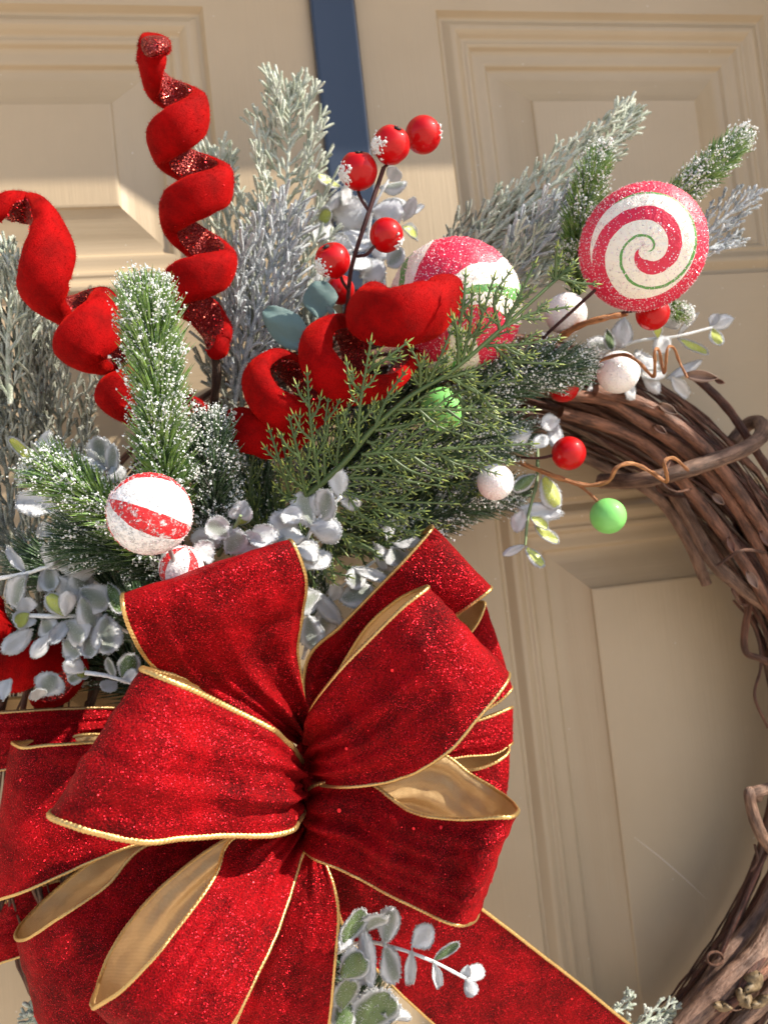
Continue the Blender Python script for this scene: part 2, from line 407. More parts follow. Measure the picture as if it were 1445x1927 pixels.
# ---------------------------------------------------------------- grapevine wreath
WC = P(850, 1425, .05); WS = S(.05)
wreath = thing('grapevine_wreath', 'brown twisted grapevine wreath ring hanging on the tan door', 'wreath', WC)
def ringpt(th, r, d):         # th clockwise from the top, r in photo pixels, d from the door
    return Vector((WC.x + math.sin(th)*r*WS, -d, WC.z + math.cos(th)*r*WS))
NV = 170
for i in range(NV):
    big = i < 16
    t0 = rnd.uniform(-.6, 5.6); ln = rnd.uniform(1.3, 2.9)
    if i < 60: t0 = rnd.uniform(-.25, 2.2)-ln*.35
    rr = rnd.uniform(6, 10) if big else rnd.choice((rnd.uniform(1.2, 3), rnd.uniform(2.5, 6)))
    a0 = rnd.uniform(0, 6.28); q = math.sqrt(rnd.random()); tw = rnd.choice((-1, 1))*rnd.uniform(.3, 1.3)
    pts = []; n = 44
    for k in range(n+1):
        th = t0+ln*k/n; a = a0+tw*(th-t0)+.35*noise.noise(Vector((th*2.2, i, 0)))
        wid = 92+10*math.sin(th*3)
        r = 742+34*max(0, math.sin(th))**2+q*wid*math.cos(a)+7*noise.noise(Vector((th*7, i, 5)))+6*noise.noise(Vector((th*16, i, 5)))
        d = .052+q*.030*math.sin(a)+.0015*noise.noise(Vector((th*6, i, 9)))
        pts.append(ringpt(th, r, max(d, .012)))
    kn = [rnd.random() for _ in range(3)]
    b = MB()
    b.tube(pts, lambda t: rr*WS*(1-.35*abs(t-.4))*(1+sum(.35*math.exp(-((t-z)*60)**2) for z in kn)), 8,
           fn=lambda an, L, t, p: 1+.18*noise.noise(p*190)+.08*math.sin(3*an+L*30))
    b.build('vine', rnd.choice((M['vine'], M['vine'], M['vine3'], M['vine2'])), wreath)
def vine(pts, r, mat, name='vine', n=40, taper=.0, sides=8):
    b = MB(); b.tube(PP(pts, n), lambda t: r*WS*(1-taper*t), sides, fn=lambda an, L, t, p: 1+.10*noise.noise(p*150)); return b.build(name, M[mat], wreath)
# vines that can be told apart in the photo
vine([(1130, 905, .06), (1190, 905, .085), (1260, 893, .10), (1340, 868, .105), (1400, 845, .10), (1432, 820, .085), (1430, 795, .06), (1405, 800, .045), (1380, 830, .04)], 15, 'vine2', 'binding_vine', 60)
vine([(1270, 930, .06), (1310, 1000, .07), (1345, 1060, .075), (1400, 1110, .075), (1470, 1160, .07)], 14, 'vine2')
vine([(1040, 742, .10), (1135, 752, .10), (1200, 790, .095), (1300, 860, .09), (1380, 950, .09), (1460, 1090, .085)], 11, 'vine')
vine([(1055, 775, .095), (1150, 805, .09), (1230, 850, .085), (1320, 950, .085), (1400, 1060, .085), (1470, 1180, .08)], 12, 'vine')
vine([(1120, 735, .105), (1220, 765, .10), (1330, 850, .10), (1440, 1000, .095), (1500, 1100, .09)], 12, 'vine')
vine([(1300, 700, .07), (1370, 770, .07), (1430, 860, .07), (1500, 960, .07)], 9, 'vine3')
vine([(1040, 830, .05), (1120, 870, .05), (1230, 930, .05), (1290, 1010, .05), (1330, 1100, .05)], 12, 'vine2')
vine([(1380, 1130, .05), (1420, 1180, .055), (1432, 1250, .06), (1420, 1310, .07), (1445, 1370, .07)], 3, 'vine', 'tendril')
vine([(1425, 1060, .06), (1400, 1210, .06), (1432, 1240, .06), (1500, 1260, .06)], 7, 'vine')
vine([(1425, 1500, .10), (1412, 1492, .11), (1414, 1520, .11), (1432, 1570, .11), (1460, 1610, .10)], 11, 'vine2', 'broken_vine')
vine([(1412, 1494, .11), (1435, 1487, .11), (1470, 1480, .10)], 11, 'vine2', 'broken_vine')
vine([(1460, 1570, .09), (1430, 1630, .095), (1390, 1720, .10), (1340, 1830, .10), (1290, 1930, .10)], 4.5, 'vine3')
vine([(1470, 1640, .08), (1430, 1720, .09), (1360, 1810, .10), (1290, 1910, .10), (1250, 1960, .10)], 13, 'vine2')
vine([(1480, 1700, .10), (1430, 1790, .115), (1370, 1850, .12), (1280, 1940, .12)], 19, 'vine2')
vine([(1480, 1790, .11), (1400, 1860, .12), (1330, 1930, .12)], 11, 'vine')
vine([(1480, 1850, .12), (1400, 1920, .12), (1370, 1960, .12)], 13, 'vine2')
vine([(1440, 1800, .12), (1400, 1850, .13), (1390, 1880, .13), (1340, 1900, .125), (1310, 1900, .12)], 6, 'vine3')
ring = [(1345+15*math.cos(a), 1805+13*math.sin(a), .105+.004*math.sin(a*.5)) for a in [k*.7 for k in range(10)]]
vine(ring, 2.4, 'vine', 'tendril', 50)
vine([(1260, 870, .11), (1245, 905, .115), (1270, 925, .11), (1300, 920, .10)], 2.2, 'vine', 'tendril')
vine([(1440, 1040, .11), (1400, 1035, .12), (1370, 1050, .115), (1350, 1065, .11)], 3, 'vine', 'tendril')
vine([(1388, 1120, .08), (1378, 1110, .09), (1392, 1135, .09), (1405, 1140, .085)], 2.5, 'vine', 'tendril')
vine([(1290, 935, .07), (1250, 930, .07), (1235, 915, .08)], 2.5, 'vine3', 'tendril')
vine([(1420, 1590, .10), (1425, 1620, .10), (1412, 1640, .10)], 2.5, 'vine', 'tendril')
for (px, py, ang, ln, wd) in ((1290, 705, .1, 62, 12), (1345, 715, .3, 20, 5), (1240, 760, .5, 40, 9), (1370, 1010, 1.2, 34, 8), (1405, 1075, 1.0, 40, 9), (1340, 930, .7, 30, 8), (1400, 1880, -.6, 36, 12), (1370, 1890, .3, 30, 10), (1280, 800, .9, 30, 7), (1230, 800, .6, 30, 7), (1430, 1000, .9, 40, 9)):
    b = MB(); d0 = rnd.uniform(.09, .11); rows = []
    for k in range(7):
        f = k/6; w = wd*math.sin(math.pi*min(1, f*.85+.12)); cx_ = px+math.cos(ang)*ln*f; cy_ = py+math.sin(ang)*ln*f
        rows.append([P(cx_+math.sin(ang)*w*s, cy_-math.cos(ang)*w*s, d0+.004*abs(s)+.004*f) for s in (-1, -.4, .4, 1)])
    b.quadgrid(rows); o = b.build('bark_shred', rnd.choice((M['vine2'], M['vine'])), wreath)
    md = o.modifiers.new('solid', 'SOLIDIFY'); md.thickness = .0006

t = NT('dry_tan_husk'); c = t.co(); t.set(Base_Color=t.mix(t.noise(c, 300, 4), (.09, .06, .03), (.24, .17, .09)), Roughness=.6, Normal=t.bump(t.noise(c, 500, 3), .6, .001)); husk = t.m
for (px, py, ang, ln, wd) in ((1415, 1850, 2.2, 46, 18), (1400, 1880, 1.0, 42, 14), (1360, 1895, .2, 34, 9), (1432, 1885, -.5, 40, 10)):
    b = MB(); rows = []
    for k in range(9):
        f = k/8; w = wd*math.sin(math.pi*min(1, f*.85+.12)); cx_ = px+math.cos(ang)*ln*(f-.5); cy_ = py+math.sin(ang)*ln*(f-.5)
        rows.append([P(cx_+math.sin(ang)*w*q, cy_-math.cos(ang)*w*q, .135-.008*q*q+.003*math.sin(f*9+q*3)) for q in (-1, -.6, -.2, .2, .6, 1)])
    b.quadgrid(rows); o = b.build('dry_husk', husk, wreath); md = o.modifiers.new('solid', 'SOLIDIFY'); md.thickness = .0007
# ---------------------------------------------------------------- bow
bow = thing('ribbon_bow', 'big red glitter velvet bow edged with gold cord on the wreath front', 'bow', P(575, 1460, .17))
def rope(path, r, mat, parent, name='gold_trim'):
    L = sum((path[i+1]-path[i]).length for i in range(len(path)-1)); n = int(L/.00045)
    pts = catmull(path, n); b = MB(); k = 2*math.pi/.0021
    b.tube(pts, r, 8, fn=lambda an, l, t, p: 1+.11*math.sin(2*an+l*k)+.06*noise.noise(p*900))
    return b.build(name, M[mat], parent)
def ribbon(name, A, B, seed, wr=.0034, bulge=.004, trim=(1, 1), tr=.00108, nu=110, nv=34, flip=None, flakes=170, ends=(1, 1), tmat='trim', label=None):
    a = PP(A, nu); c = PP(B, nu); sd = Vector((seed*7.3, seed*3.1, 0))
    rows = [[a[i].lerp(c[i], j/nv) for j in range(nv+1)] for i in range(nu+1)]
    def nor(i, j):
        u = rows[min(i+1, nu)][j]-rows[max(i-1, 0)][j]; v = rows[i][min(j+1, nv)]-rows[i][max(j-1, 0)]
        n = u.cross(v); return n.normalized() if n.length > 1e-12 else TOCAM
    ref = nor(int(nu*.28), nv//2)
    sg = 1 if ref.dot(TOCAM) > 0 else -1
    if flip: sg = -sg
    out = []; nr = []
    for i in range(nu+1):
        ro = []; rn = []
        t = i/nu
        for j in range(nv+1):
            v = j/nv; n = nor(i, j)*sg
            e = 0
            if ends[0]: e += math.exp(-(t*6.0)**1.3)
            if ends[1]: e += math.exp(-((1-t)*6.0)**1.3)
            ph = noise.noise(sd+Vector((t*3, 0, 4)))*1.6
            g = math.sin(v*2*math.pi*3.0+ph+seed)*.65+math.sin(v*2*math.pi*5.3+seed*2+ph*2)*.4
            h = e*wr*1.5*g
            q = sd+rows[i][j]*22
            h += wr*.75*noise.noise(q)+wr*.42*noise.noise(q*2.6)+wr*.16*noise.noise(q*7)
            cr = noise.noise(sd+Vector((v*9, t*2.2, 1)))          # long soft creases fanning out of the knot
            h += wr*.8*cr*(.25+.75*math.exp(-t*3.2))
            h += bulge*math.sin(math.pi*v)*max(0, n.dot(TOCAM))**2; h *= .35+.65*min(1, max(0, abs(n.dot(TOCAM)))*1.6)
            ro.append(rows[i][j]+n*h); rn.append(n)
        out.append(ro); nr.append(rn)
    th = .00055
    b = MB(); W = (a[nu//3]-c[nu//3]).length
    uv = [[(j/nv*W/.09, i/nu*.3) for j in range(nv+1)] for i in range(nu+1)]
    fl = sg < 0
    b.quadgrid([[out[i][j]+nr[i][j]*th for j in range(nv+1)] for i in range(nu+1)], mi=0, uvs=uv, flip=fl)
    b.quadgrid([[out[i][j]-nr[i][j]*th for j in range(nv+1)] for i in range(nu+1)], mi=1, uvs=uv, flip=not fl)
    o = b.build(name, [M['ribbon'], M['lining']], bow)
    if label: o['label'] = label
    for e, j in ((0, 0), (1, nv)):
        if trim[e]: rope([out[i][j] for i in range(0, nu+1, 2)], tr, tmat, o)
    if flakes:
        g = MB()
        for k in range(flakes):
            i = rnd.randrange(2, nu-1); j = rnd.randrange(1, nv)
            f = rnd.random(); p = out[i][j].lerp(out[i][j-1], f)+nr[i][j]*(th+.0003)
            n = (nr[i][j]+Vector((rnd.uniform(-.5, .5), rnd.uniform(-.5, .5), rnd.uniform(-.5, .5)))).normalized()
            g.disc(p, n, rnd.choice((.00018, .0002, .0002, .00028, .0004)) if rnd.random() > .03 else rnd.uniform(.0007, .0013))
        gl = g.build('glitter', M['flake'], o, smooth=False, kind='stuff')
    return o
K = .165
def sh(l, k): return [(a, b, c-k) for a, b, c in l]
# back loops first
ribbon('loop', sh([(560, 1420, K-.02), (330, 1345, .15), (220, 1332, .165), (100, 1335, .175), (0, 1342, .18), (-60, 1345, .17), (-40, 1325, .13), (60, 1312, .125), (150, 1300, .125), (240, 1292, .125), (400, 1330, .12), (560, 1430, .13)], .07),
       sh([(560, 1460, K-.02), (330, 1440, .15), (220, 1430, .165), (100, 1440, .175), (0, 1450, .18), (-60, 1460, .17), (-40, 1440, .10), (60, 1430, .09), (150, 1420, .09), (240, 1410, .09), (400, 1440, .10), (560, 1460, .13)], .07), 1, tmat='trim_dark')
ribbon('loop', sh([(560, 1440, K), (330, 1400, .175), (190, 1398, .185), (100, 1402, .19), (40, 1408, .188), (20, 1398, .175), (60, 1394, .165), (120, 1390, .16), (190, 1384, .16), (400, 1420, .14)], .055),
       sh([(560, 1520, K), (400, 1570, .17), (250, 1592, .18), (130, 1640, .185), (40, 1680, .185), (-30, 1700, .17), (0, 1680, .14), (110, 1620, .13), (240, 1570, .13), (400, 1540, .13)], .055), 2, wr=.004)
ribbon('loop', sh([(560, 1500, K-.03), (350, 1620, .12), (200, 1640, .12), (100, 1660, .125), (40, 1680, .13), (10, 1700, .12), (60, 1690, .10), (200, 1640, .09)], .062),
       sh([(560, 1560, K-.03), (350, 1700, .12), (200, 1740, .12), (60, 1790, .125), (-20, 1820, .13), (-60, 1840, .12), (0, 1800, .10), (200, 1700, .09)], .062), 3)
ribbon('loop', sh([(550, 1540, K), (400, 1570, .18), (275, 1592, .195), (200, 1668, .205), (120, 1722, .21), (45, 1770, .20), (33, 1748, .17), (95, 1685, .155), (175, 1622, .15), (285, 1582, .145), (450, 1560, .14)], .06),
       sh([(560, 1590, K), (470, 1720, .18), (400, 1800, .195), (330, 1880, .205), (250, 1960, .21), (130, 2010, .20), (100, 2000, .17), (200, 1930, .155), (300, 1860, .15), (400, 1760, .145), (500, 1640, .14)], .06), 4)
ribbon('loop', [(575, 1400, K-.02), (577, 1250, .15), (640, 1180, .16), (700, 1118, .17), (765, 1050, .18), (812, 996, .178), (800, 1000, .14), (760, 1060, .11), (700, 1130, .10), (620, 1220, .10)],
       [(600, 1420, K-.02), (700, 1300, .15), (780, 1230, .16), (840, 1170, .17), (890, 1135, .18), (924, 1108, .178), (905, 1110, .14), (850, 1170, .11), (790, 1230, .10), (700, 1330, .10)], 5, wr=.0018, bulge=.002)
ribbon('loop', sh([(590, 1430, .14), (720, 1260, .14), (800, 1230, .145), (880, 1195, .15), (912, 1140, .15), (895, 1133, .13), (865, 1137, .12), (838, 1150, .11), (760, 1230, .11), (640, 1380, .12)], 0.03),
       sh([(600, 1450, .14), (780, 1380, .14), (860, 1360, .145), (925, 1330, .15), (962, 1300, .15), (955, 1290, .13), (930, 1300, .12), (900, 1310, .11), (800, 1350, .11), (640, 1420, .12)], 0.03), 6, wr=.0016, bulge=.002)
ribbon('loop', sh([(600, 1450, .145), (780, 1400, .145), (870, 1365, .145), (920, 1350, .145), (960, 1333, .14), (955, 1335, .12), (900, 1355, .11), (800, 1390, .11)], 0.03),
       sh([(600, 1470, .145), (780, 1440, .145), (870, 1425, .145), (930, 1420, .145), (962, 1400, .14), (955, 1400, .12), (900, 1410, .11), (800, 1430, .11)], 0.03), 7, wr=.0012, bulge=.002)
ribbon('loop', sh([(590, 1470, .15), (760, 1440, .15), (850, 1450, .155), (900, 1447, .16), (940, 1430, .16), (957, 1408, .15), (930, 1385, .13), (890, 1370, .12), (850, 1372, .115), (780, 1400, .11), (640, 1440, .12)], 0.035),
       sh([(600, 1500, .15), (760, 1560, .15), (850, 1570, .155), (900, 1560, .16), (930, 1540, .16), (950, 1510, .15), (930, 1500, .13), (890, 1500, .12), (850, 1500, .115), (780, 1500, .11), (640, 1480, .12)], 0.035), 8, wr=.0016, bulge=.002)
# tails
ribbon('tail', [(600, 1590, .14), (622, 1650, .145), (645, 1740, .142), (700, 1815, .137), (765, 1880, .13), (840, 1945, .12), (930, 2010, .11)],
       [(640, 1560, .15), (760, 1590, .16), (880, 1690, .15), (990, 1775, .14), (1085, 1850, .13), (1180, 1925, .12), (1280, 2000, .11)], 9, ends=(1, 0), bulge=.001, wr=.0014, tmat='trim', flakes=420)
ribbon('tail', [(560, 1570, .16), (545, 1640, .165), (520, 1740, .165), (470, 1860, .165), (430, 1960, .16), (400, 2040, .15)],
       [(595, 1590, .16), (625, 1660, .17), (636, 1720, .17), (630, 1810, .17), (618, 1930, .165), (600, 2040, .16)], 10, ends=(1, 0), bulge=.004, flakes=260)
# front loops
ribbon('loop', [(566, 1400, K-.01), (480, 1372, .186), (370, 1315, .202), (290, 1258, .222), (247, 1190, .238), (230, 1128, .240), (245, 1125, .20), (300, 1200, .15), (400, 1290, .13), (550, 1400, .13)],
       [(578, 1370, K), (573, 1300, .176), (563, 1232, .190), (573, 1150, .206), (574, 1085, .222), (548, 1018, .228), (540, 1040, .19), (545, 1120, .14), (550, 1250, .12), (570, 1380, .13)], 11, wr=.0038)
ribbon('loop', [(574, 1420, K-.01), (584, 1345, .200), (635, 1268, .220), (700, 1200, .23), (760, 1143, .238), (803, 1108, .232), (790, 1108, .205), (740, 1135, .185), (680, 1195, .17), (600, 1330, .15)],
       [(574, 1462, K-.01), (610, 1478, .196), (740, 1468, .218), (840, 1415, .232), (900, 1350, .238), (957, 1280, .232), (945, 1270, .195), (880, 1330, .17), (800, 1400, .155), (640, 1470, .15)], 12, wr=.0040, bulge=.006)
ribbon('loop', [(574, 1560, K-.01), (580, 1606, .190), (645, 1638, .204), (720, 1675, .218), (800, 1718, .240), (872, 1742, .250), (900, 1700, .18), (840, 1640, .16), (740, 1600, .14), (600, 1560, .14)],
       [(574, 1510, K-.01), (592, 1478, .192), (690, 1472, .204), (770, 1525, .224), (860, 1542, .244), (958, 1532, .256), (955, 1503, .19), (890, 1462, .165), (820, 1420, .155), (700, 1468, .15)], 13, wr=.0038)
ribbon('loop', [(568, 1530, K-.01), (500, 1560, .192), (434, 1582, .205), (405, 1650, .22), (340, 1745, .235), (255, 1842, .24), (182, 1890, .228), (183, 1860, .195), (225, 1765, .175), (300, 1675, .16), (425, 1582, .15), (540, 1540, .14)],
       [(580, 1560, K+.005), (565, 1610, .185), (550, 1670, .20), (525, 1745, .215), (485, 1830, .23), (430, 1935, .235), (370, 2030, .225), (350, 2020, .19), (370, 1940, .17), (430, 1800, .155), (500, 1680, .15), (570, 1560, .14)], 14, wr=.0042, bulge=.006)
ribbon('loop', [(572, 1450, K-.01), (556, 1412, .205), (515, 1376, .226), (440, 1337, .235), (350, 1294, .25), (272, 1262, .247), (282, 1262, .225), (360, 1285, .21), (440, 1330, .19), (560, 1430, .15)],
       [(572, 1505, K-.01), (558, 1548, .205), (515, 1568, .222), (400, 1574, .235), (260, 1585, .25), (105, 1542, .247), (130, 1530, .21), (250, 1560, .19), (380, 1575, .175), (560, 1510, .15)], 15, wr=.0046, bulge=.006, tr=.00155)
kb = MB()
kb.sphere(P(578, 1475, .17), .030, 72, 60, fn=lambda q: 1, ax=None)
kc = P(578, 1475, .17)
for i, v in enumerate(kb.v):
    q = v-kc; an = math.atan2(q.y, q.x)
    w = 1+.10*math.sin(an*6+q.z*40)+.22*noise.noise(q*90)
    kb.v[i] = kc+Vector((q.x*.24*w, q.y*.40*w, q.z*.8))
kb.build('knot', M['ribbon'], bow)

# ---------------------------------------------------------------- velvet spirals
def spiral(pts, rpx, label, n=260, endtinsel=False, turn=None, stem=None, squash=1.0):
    path = catmull([P(*q[:3]) for q in pts], n)
    root = thing('velvet_spiral', label, 'spiral pick', path[0], 'plush velvet spirals')
    w = turn or n//4
    axis = []
    for i in range(n+1):
        lo, hi = max(0, i-w//2), min(n, i+w//2); s_ = Vector((0, 0, 0))
        for k in range(lo, hi+1): s_ += path[k]
        axis.append(s_/(hi-lo+1))
    rads = catmull([Vector((q[3] if len(q) > 3 else rpx, 0, 0)) for q in pts], n)
    b = MB(); t = MB(); rows = []; nm = None; sides = 28
    t0 = (path[1]-path[0]).normalized(); nm = t0.orthogonal()
    inn = []
    for i, p in enumerate(path):
        tg = (path[min(i+1, n)]-path[max(i-1, 0)]).normalized()
        ia = axis[i]-p; ia = ia-tg*ia.dot(tg)
        ia = ia.normalized() if ia.length > .002 else nm
        nm = (nm*.85+ia*.15); nm = (nm-tg*nm.dot(tg)).normalized(); bn = tg.cross(nm)
        r = rads[i].x*S(pts[0][2])*.86
        e = min(1, math.sqrt(max(0, 1-max(0, 1-i/7)**2))+.02, math.sqrt(max(0, 1-max(0, 1-(n-i)/7)**2))+.02)
        row = []
        for k in range(sides):
            a = 2*math.pi*k/sides
            f = 1+.05*noise.noise(p*60+Vector((math.cos(a), math.sin(a), 0))*1.5)+.02*math.sin(3*a+i*.12)-.14*max(0, noise.noise(Vector((i*.13, a*.8, 3))))*(math.cos(a)+1)
            if math.cos(a) > .4: f *= 1-.35*(math.cos(a)-.4)
            row.append(p+(nm*math.copysign(abs(math.cos(a))**.8, math.cos(a))*.74+bn*math.copysign(abs(math.sin(a))**.85, math.sin(a))*1.14)*r*e*f)
        rows.append(row)
    b.quadgrid(rows, True, mi=lambda i, j: 1 if (math.cos(2*math.pi*(j+.5)/sides) > .45 or (endtinsel and i < 7)) else 0)
    o = b.build('plush_tube', [M['velvet'], M['tinsel']], root)
    # velvet nap standing up along the outline
    nap = MB()
    for k in range(9000):
        i = rnd.randrange(4, n-4); j = rnd.randrange(sides)
        if math.cos(2*math.pi*(j+.5)/sides) > .45: continue
        p = rows[i][j].lerp(rows[i+1][(j+1) % sides], rnd.random()); nn = (p-path[i]).normalized()
        nap.spike(p-nn*.0002, p+nn*.0012+Vector([rnd.uniform(-.0005, .0005) for _ in range(3)]), .00009, sides=3)
    nap.build('nap', M['velvet'], root, kind='stuff')
    g = MB()
    for k in range(900):
        i = rnd.randrange(0, n); j = rnd.choice([j for j in range(sides) if math.cos(2*math.pi*(j+.5)/sides) > .42]) if not (endtinsel and rnd.random() < .25) else rnd.randrange(sides)
        if endtinsel and rnd.random() < .2: i = rnd.randrange(0, 9)
        p = rows[i][j]; nn = (p-path[i]).normalized()
        g.disc(p+nn*.0003, (nn+Vector([rnd.uniform(-.9, .9) for _ in range(3)])).normalized(), rnd.uniform(.0003, .0008), n=4)
    g.build('tinsel', M['flake'], root, smooth=False, kind='stuff')
    if stem:
        s = MB(); s.tube(PP(stem, 20), .0028, 8, fn=lambda an, L, t, p: 1+.15*noise.noise(p*200)); s.build('stem', M['darkstem'], root)
    return root
hel = [(90, 82, 292, 4, 31), (120, 100, 292, 12, 33), (180, 140, 318, 30, 34), (270, 180, 326, 34, 33), (360, 208, 333, 34, 38), (450, 240, 338, 36, 42), (540, 275, 348, 42, 37), (630, 318, 365, 42, 36), (720, 345, 367, 45, 39),
       (810, 368, 372, 44, 43), (900, 405, 372, 44, 38), (990, 460, 376, 42, 36), (1080, 503, 374, 42, 39), (1170, 522, 374, 42, 43), (1260, 542, 376, 42, 38), (1350, 590, 384, 32, 36), (1420, 640, 394, 16, 33), (1440, 665, 400, 10, 30)]
sA = [(294, 98, .182, 26), (292, 86, .172, 28)]
for i in range(len(hel)-1):
    for k in range(3):
        f = k/3; ph, y, ax, r, tr_ = [hel[i][j]*(1-f)+hel[i+1][j]*f for j in range(5)]
        sA.append((ax+r*1.12*math.cos(R(ph)), y, .150+.015*math.sin(R(ph))*min(1, r/30), tr_))
sA.append((400, 665, .145, 30))
spiral(sA, 38, 'tall upright corkscrew of red velvet with tinsel tip beside the navy strap', endtinsel=True, turn=90, n=340, stem=[(400, 650, .145), (408, 700, .14), (402, 780, .12), (410, 860, .10)])
spiral([(-90, 400, .150, 36), (-30, 392, .155, 36), (20, 388, .150, 34), (55, 392, .145, 32), (88, 415, .155, 40), (98, 460, .165, 44), (84, 515, .168, 44), (84, 560, .160, 40), (118, 588, .140, 34), (165, 580, .128, 34),
        (200, 578, .140, 40), (188, 612, .165, 46), (150, 645, .172, 46), (160, 672, .160, 40), (205, 672, .138, 34), (250, 662, .125, 34), (275, 690, .13, 38), (250, 730, .15, 42), (218, 748, .155, 40), (245, 775, .14, 36), (310, 770, .12, 34), (360, 775, .115, 32), (395, 810, .11, 30)],
       40, 'leaning corkscrew of red velvet entering from the left edge behind the pine sprig', turn=95, n=320)
spiral([(350, 850, .12, 30), (392, 806, .145, 31), (440, 802, .170, 36), (485, 818, .182, 38), (535, 822, .178, 36), (578, 800, .155, 30), (584, 745, .135, 28), (552, 695, .14, 29), (510, 680, .160, 28), (482, 706, .180, 29), (500, 752, .195, 32), (552, 782, .195, 34), (612, 770, .175, 30),
        (662, 715, .145, 28), (668, 650, .14, 29), (636, 612, .165, 29), (598, 632, .190, 30), (604, 690, .205, 33), (662, 732, .200, 33), (735, 718, .17, 30), (775, 650, .14, 28), (735, 590, .15, 30), (695, 566, .180, 38), (694, 588, .205, 44), (742, 598, .222, 47), (800, 586, .218, 48), (836, 562, .205, 42), (850, 552, .20, 36)],
       38, 'low curled red velvet spiral lying across the middle behind the cedar', turn=80, n=380)
spiral([(-80, 1130, .10, 40), (-30, 1160, .11, 42), (-5, 1200, .10, 40), (-40, 1260, .11, 38), (10, 1268, .125, 38), (60, 1250, .125, 36), (110, 1228, .11, 32), (140, 1250, .09, 30), (110, 1300, .085, 30), (60, 1310, .08, 28)],
       36, 'dark red velvet coil at the left edge under the frosted eucalyptus', turn=80, n=160)

# ---------------------------------------------------------------- sweets and balls
def candy_mat(name, kind):
    t = NT(name); c = t.co(); sp = t.n('SeparateXYZ'); t.l(c, sp.inputs[0]); x, y, z = sp.outputs
    v = t.vor(c, 1000); n1 = t.noise(c, 140, 3)
    wob = t.math('ADD', t.math('MULTIPLY', t.math('SUBTRACT', n1, .5), .05), t.math('MULTIPLY', t.math('SUBTRACT', t.noise(c, 45, 2), .5), .10))
    r = t.math('SQRT', t.math('ADD', t.math('MULTIPLY', x, x), t.math('MULTIPLY', y, y)))
    ang = t.math('DIVIDE', t.math('ARCTAN2', y, x), 2*math.pi)
    red, white, green = (.60, .012, .055), (.78, .74, .66), (.10, .30, .07)
    if kind == 'lolly':
        rim = t.math('DIVIDE', r, .0375)                      # 0 centre .. 1 rim
        y2 = t.math('ADD', y, .0042)
        r2 = t.math('SQRT', t.math('ADD', t.math('MULTIPLY', x, x), t.math('MULTIPLY', y2, y2)))
        ang2 = t.math('DIVIDE', t.math('ARCTAN2', y2, x), 2*math.pi); rr = t.math('DIVIDE', r2, .0375)
        s_ = t.math('ADD', t.math('SUBTRACT', t.math('MULTIPLY', rr, 1.5), ang2), t.math('ADD', wob, 10.47))
        f = t.math('FRACT', s_)
        isred = t.math('MULTIPLY', t.math('LESS_THAN', f, .32), t.math('GREATER_THAN', rr, .13))
        isred = t.math('MAXIMUM', isred, t.math('GREATER_THAN', rim, .80))
        gl = t.math('LESS_THAN', t.math('ABSOLUTE', t.math('SUBTRACT', f, .64)), .032)
        col = t.mix(isred, t.mix(gl, white, green), red)
    elif kind == 'big':
        s_ = t.math('ADD', t.math('MULTIPLY', ang, 3.0), t.math('ADD', t.math('MULTIPLY', r, 16.0), wob))
        f = t.math('FRACT', t.math('ADD', s_, 10.30)); isred = t.math('LESS_THAN', f, .50)
        gl = t.math('LESS_THAN', t.math('ABSOLUTE', t.math('SUBTRACT', f, .72)), .045)
        col = t.mix(isred, t.mix(gl, white, green), red)
    else:
        f = t.math('FRACT', t.math('ADD', t.math('MULTIPLY', ang, 4.0), t.math('ADD', wob, 10.43))); isred = t.math('LESS_THAN', f, .36)
        fl = t.ramp(t.noise(c, 300, 5, .8), .54, .59)
        col = t.mix(t.math('MULTIPLY', isred, t.math('SUBTRACT', 1, t.math('MULTIPLY', fl, .8))), (.80, .80, .82), (.60, .008, .014))
        t.set(Base_Color=col, Roughness=.6, Normal=t.bump(t.math('ADD', t.noise(c, 900, 3), fl), .8, .0010))
        return t.m
    t.set(Base_Color=col, Roughness=.5, Normal=t.bump(v.outputs['Distance'], .4, .0005)); t.b.inputs['Subsurface Weight'].default_value = .15; t.b.inputs['Subsurface Scale'].default_value = .003
    return t.glitter((1, .80, .84), c, 1000, 1.4, .84, .2).m
M['lolly'] = candy_mat('sugared_lollipop_swirl', 'lolly'); M['bigcandy'] = candy_mat('sugared_peppermint_swirl', 'big'); M['mint'] = candy_mat('snowy_peppermint_stripe', 'mint')
def candy(name, label, cat, c, r, flat, axis, spin, mat, grains, stick, subpart, rough=.02):
    root = thing(name, label, cat, c)
    b = MB(); b.sphere(Vector((0, 0, 0)), r, 110, 70, fn=lambda q: 1+rough*noise.noise(q*34)+rough*.6*noise.noise(q*14))
    for i, v in enumerate(b.v): 
        rr = math.hypot(v.x, v.y)/r
        b.v[i] = Vector((v.x, v.y, v.z*flat))
    o = bpy.data.objects.new(subpart, b.mesh(subpart, mat)); scene.collection.objects.link(o); o.parent = root
    q = Vector((0, 0, 1)).rotation_difference(axis.normalized()); o.rotation_euler = (q.to_matrix() @ Matrix.Rotation(spin, 3, 'Z')).to_euler()
    if grains:
        g = MB(); Mx = (q.to_matrix() @ Matrix.Rotation(spin, 3, 'Z'))
        for k in range(grains):
            v = b.v[rnd.randrange(len(b.v))]+Vector([rnd.uniform(-.0006, .0006) for _ in range(3)])
            if grains > 3000 and abs(v.z) > r*flat*.80 and rnd.random() < .75: continue
            g.blob(c+Mx @ v, rnd.uniform(.00018, .00042), jit=.4)
        g.build('sugar_grain', M['sugar_clear'], root, smooth=False, kind='stuff')
    if stick:
        s = MB(); s.tube(PP(stick, 16), .0011, 8); s.build('stick', M['berrystem'] if subpart != 'mint_ball' else M['wire'], root)
    return root
